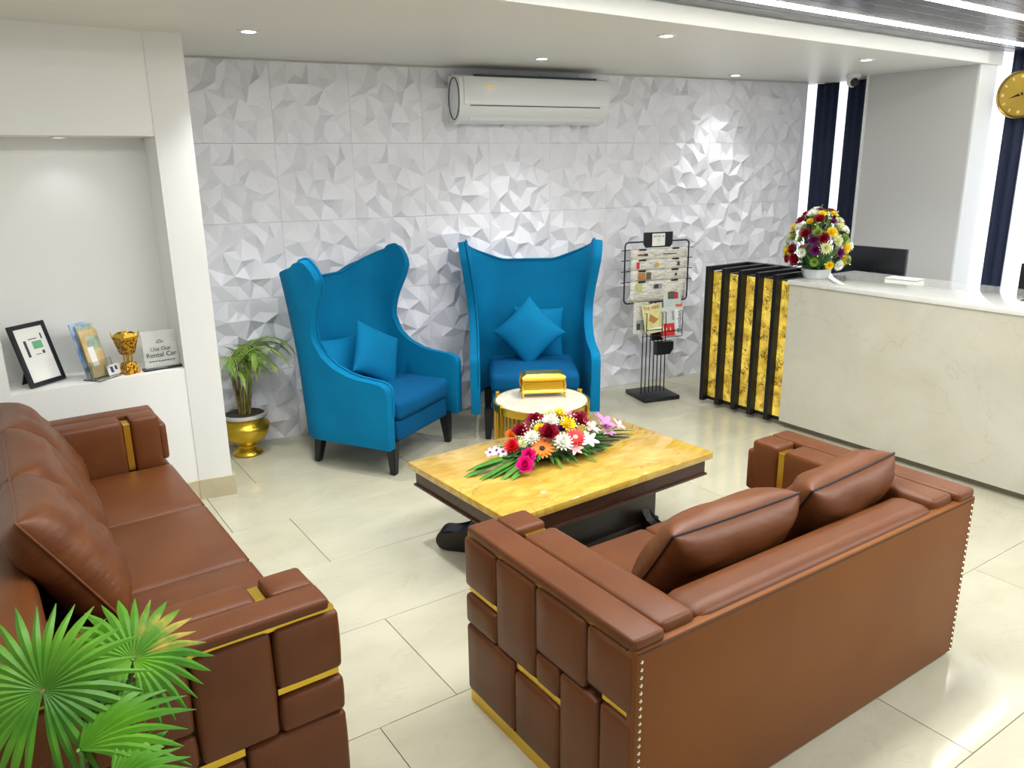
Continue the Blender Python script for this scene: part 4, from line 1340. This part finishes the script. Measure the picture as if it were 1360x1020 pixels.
# picture frame, leaning back, turned to the right
pf = thing('picture_frame', 'black framed notice leaning back on the niche shelf', 'picture frame', nloc(0.205, 4.565), 0, None)
pf.rotation_euler = (0, 0, radians(38))
lean = Matrix.Rotation(radians(-17), 4, 'X')
FW, FH = 0.21, 0.32
def pfx(name, b, m_, parent=pf):
    o = obj(name, b, m_, parent)
    o.data.transform(Matrix.Translation((0, 0, 0.004)) @ lean)
    return o
for nm, x0, x1, z0, z1 in (('frame_side', -FW/2, -FW/2+0.022, 0, FH), ('frame_side', FW/2-0.022, FW/2, 0, FH), ('frame_side', -FW/2+0.022, FW/2-0.022, 0, 0.022), ('frame_side', -FW/2+0.022, FW/2-0.022, FH-0.022, FH)):
    pfx(nm, B().span(x0, x1, -0.008, 0.010, z0, z1, 0.002, 1), m_blackp)
pp = pfx('notice_sheet', B().span(-FW/2+0.02, FW/2-0.02, -0.002, 0.006, 0.02, FH-0.02), m_paper)
for (x0, x1, z0, z1, c_) in ((-0.005, 0.05, 0.185, 0.225, mat('notice_green', (110, 176, 130), .6)), (-0.05, -0.036, 0.15, 0.235, m_ink), (0.055, 0.062, 0.23, 0.26, m_ink), (0.035, 0.048, 0.155, 0.172, m_ink), (-0.02, 0.03, 0.236, 0.240, m_ink), (-0.005, 0.025, 0.155, 0.158, m_ink)):
    pfx('printed_block', B().span(x0, x1, -0.0032, -0.0018, z0, z1), c_, pp)
sb = B().prism([(-0.02, 0.0), (0.02, 0.0), (0.012, 0.2), (-0.012, 0.2)], 0, 0.004)
so = obj('easel_strut', sb, m_blackp, pf)
so.matrix_local = Matrix.Translation((-0.03, 0.125, 0.0)) @ Matrix.Rotation(radians(108), 4, 'X')
# brochure holder with brochures
bh = thing('brochure_holder', 'clear acrylic brochure stand on the niche shelf', 'holder', nloc(0.425, 4.560), radians(38))
bh.scale = (1.1, 1.1, 1.1)
b = B()
b.box((0, 0.0, 0.11), (0.125, 0.003, 0.22), (radians(-14), 0, 0))
obj('back_plate', b, m_glass, bh)
obj('front_plate', B().box((0, -0.045, 0.045), (0.125, 0.003, 0.09), (radians(-14), 0, 0)), m_glass, bh)
obj('base', B().box((0, -0.035, 0.003), (0.13, 0.10, 0.005)), m_glass, bh)
for sx in (-1, 1):
    obj('side_wall', B().box((sx*0.062, -0.022, 0.045), (0.003, 0.045, 0.085), (radians(-14), 0, 0)), m_glass, bh)
m_bro = [mat('brochure_sky', (186, 206, 232), .4, rgb2=(96, 140, 200), nscale=16), mat('brochure_sand', (222, 200, 150), .4, rgb2=(190, 160, 100), nscale=12), mat('brochure_lake', (206, 214, 190), .4, rgb2=(120, 150, 130), nscale=14)]
BHM = Matrix.Translation(nloc(0.425, 4.560)) @ Matrix.Rotation(radians(38), 4, 'Z') @ Matrix.Scale(1.1, 4)
for i, (dx, y0, h, c_, lb) in enumerate(((-0.012, -0.008, 0.262, 0, 'blue sky travel brochure at the back of the acrylic stand'), (0.008, -0.018, 0.250, 2, 'grey-green travel brochure in the middle of the acrylic stand'), (0.004, -0.030, 0.225, 1, 'sand-coloured brochure at the front of the acrylic stand'))):
    t = thing('brochure', lb, 'brochure', BHM @ Vector((dx, y0, 0.008)), 0, 'brochures in the acrylic stand', rot=(radians(-14), 0, radians(38)))
    t.scale = (1.12, 1.1, 1.12)
    obj('cover', B().box((0, 0, h/2), (0.10, 0.008, h), None, 0.001, 1), m_bro[c_], t)
    obj('picture', B().box((0.01, -0.0046, h*0.72), (0.07, 0.001, h*0.3)), m_bro[(c_+1) % 3], t)
    if i == 2:
        obj('panel', B().box((-0.015, -0.0048, 0.10), (0.035, 0.001, 0.09)), m_paper, t)
o = thing('card_stack', 'white and blue business cards in front of the brochure stand', 'cards', BHM @ Vector((0.055, -0.06, 0.006)), 0, None, rot=(radians(-20), 0, radians(30)))
obj('card', B().box((0, 0, 0.028), (0.075, 0.008, 0.055), None, 0.001, 1), m_paper, o)
obj('logo', B().box((-0.012, -0.005, 0.03), (0.016, 0.002, 0.032), None, 0.0, 1), mk['blue'], o)
obj('logo', B().box((0.014, -0.005, 0.036), (0.012, 0.002, 0.022), None, 0.0, 1), m_ink, o)
# incense burner
ib = thing('incense_burner', 'gold filigree incense burner on the niche shelf', 'burner', nloc(0.585, 4.555), radians(25))
ib.scale = (0.84, 0.84, 1.06)
m_fil = mat('gold_filigree', (214, 160, 52), 0.28, 0.9, rgb2=(110, 70, 18), nscale=85, detail=1, mix=(0.5, 0.56), bump=0.8, bscale=85)
b = B(); b.grid([ring(0.0, 0.044, 0.044), ring(0.008, 0.045, 0.045), ring(0.05, 0.034, 0.034), ring(0.058, 0.03, 0.03)], True)
vs = list(b.bm.verts); b.bm.faces.new(vs[0:4][::-1]); b.bm.faces.new(vs[12:16])
obj('base', b, m_fil, ib, 20)
for sx in (-1, 1):
    for sy in (-1, 1):
        obj('post', B().cyl((sx*0.016, sy*0.016, 0.056), (sx*0.016, sy*0.016, 0.105), 0.0055, None, 10), m_gold, ib)
b = B(); b.grid([ring(0.10, 0.03, 0.03), ring(0.108, 0.034, 0.034), ring(0.19, 0.056, 0.056), ring(0.188, 0.048, 0.048), ring(0.165, 0.042, 0.042)], True)
vs = list(b.bm.verts); b.bm.faces.new(vs[0:4][::-1]); b.bm.faces.new(vs[16:20])
obj('cup', b, m_fil, ib, 20)
for i in range(4):
    a = pi/2*i+pi/4
    p = Vector((0.078*cos(a), 0.078*sin(a), 0.188))
    q = p.normalized()
    obj('corner_spike', B().cyl((0.074*cos(a), 0.074*sin(a), 0.182), (0.084*cos(a), 0.084*sin(a), 0.222), 0.007, 0.001, 8), m_gold, ib)
for i in range(4):
    a = pi/2*i
    M_ = Matrix.Rotation(a, 4, 'Z') @ Matrix.Translation((0.0, -0.053, 0.187)) @ Matrix.Rotation(radians(78), 4, 'X')
    obj('crest', B().prism([(0.045*cos(k*pi/8), 0.024*sin(k*pi/8)) for k in range(9)], -0.002, 0.002, M_), m_gold, ib)
obj('dome', B().ball((0, 0, 0.178), 0.036, 2, (1, 1, 1.1)), m_gold, ib)
# acrylic sign
sg = thing('acrylic_sign', 'clear acrylic rental car sign on a black base in the niche', 'sign', nloc(0.752, 4.555), radians(4))
obj('base', B().box((0, 0, 0.006), (0.205, 0.05, 0.011), None, 0.002, 1), m_blackp, sg)
pl = obj('plate', B().box((0, 0.006, 0.112), (0.178, 0.004, 0.20), (radians(-4), 0, 0)), mat('frosted_acrylic', (224, 228, 220), 0.15, alpha=0.55), sg)
sf = lambda x, z: frame((x, -0.0010+0.07*(z-0.112)*1.0, z), (1, 0, 0), (0, 0.07, 1))
text('lettering', 'Use Our', 0.030, m_ink, pl, sf(0, 0.112))
text('lettering', 'Rental Car', 0.036, m_ink, pl, sf(0, 0.080))
for i in range(9):
    obj('small_print', B().box((-0.062+i*0.0155, -0.0065, 0.047), (0.0115, 0.0008, 0.0045)), m_ink, pl)
b = B()
for i in range(5):
    b.box((-0.012+i*0.006, 0.0025, 0.153+0.004*(2-abs(i-2))), (0.003, 0.001, 0.006))
b.box((0, 0.0022, 0.147), (0.04, 0.001, 0.002))
obj('emblem', b, m_ink, pl)
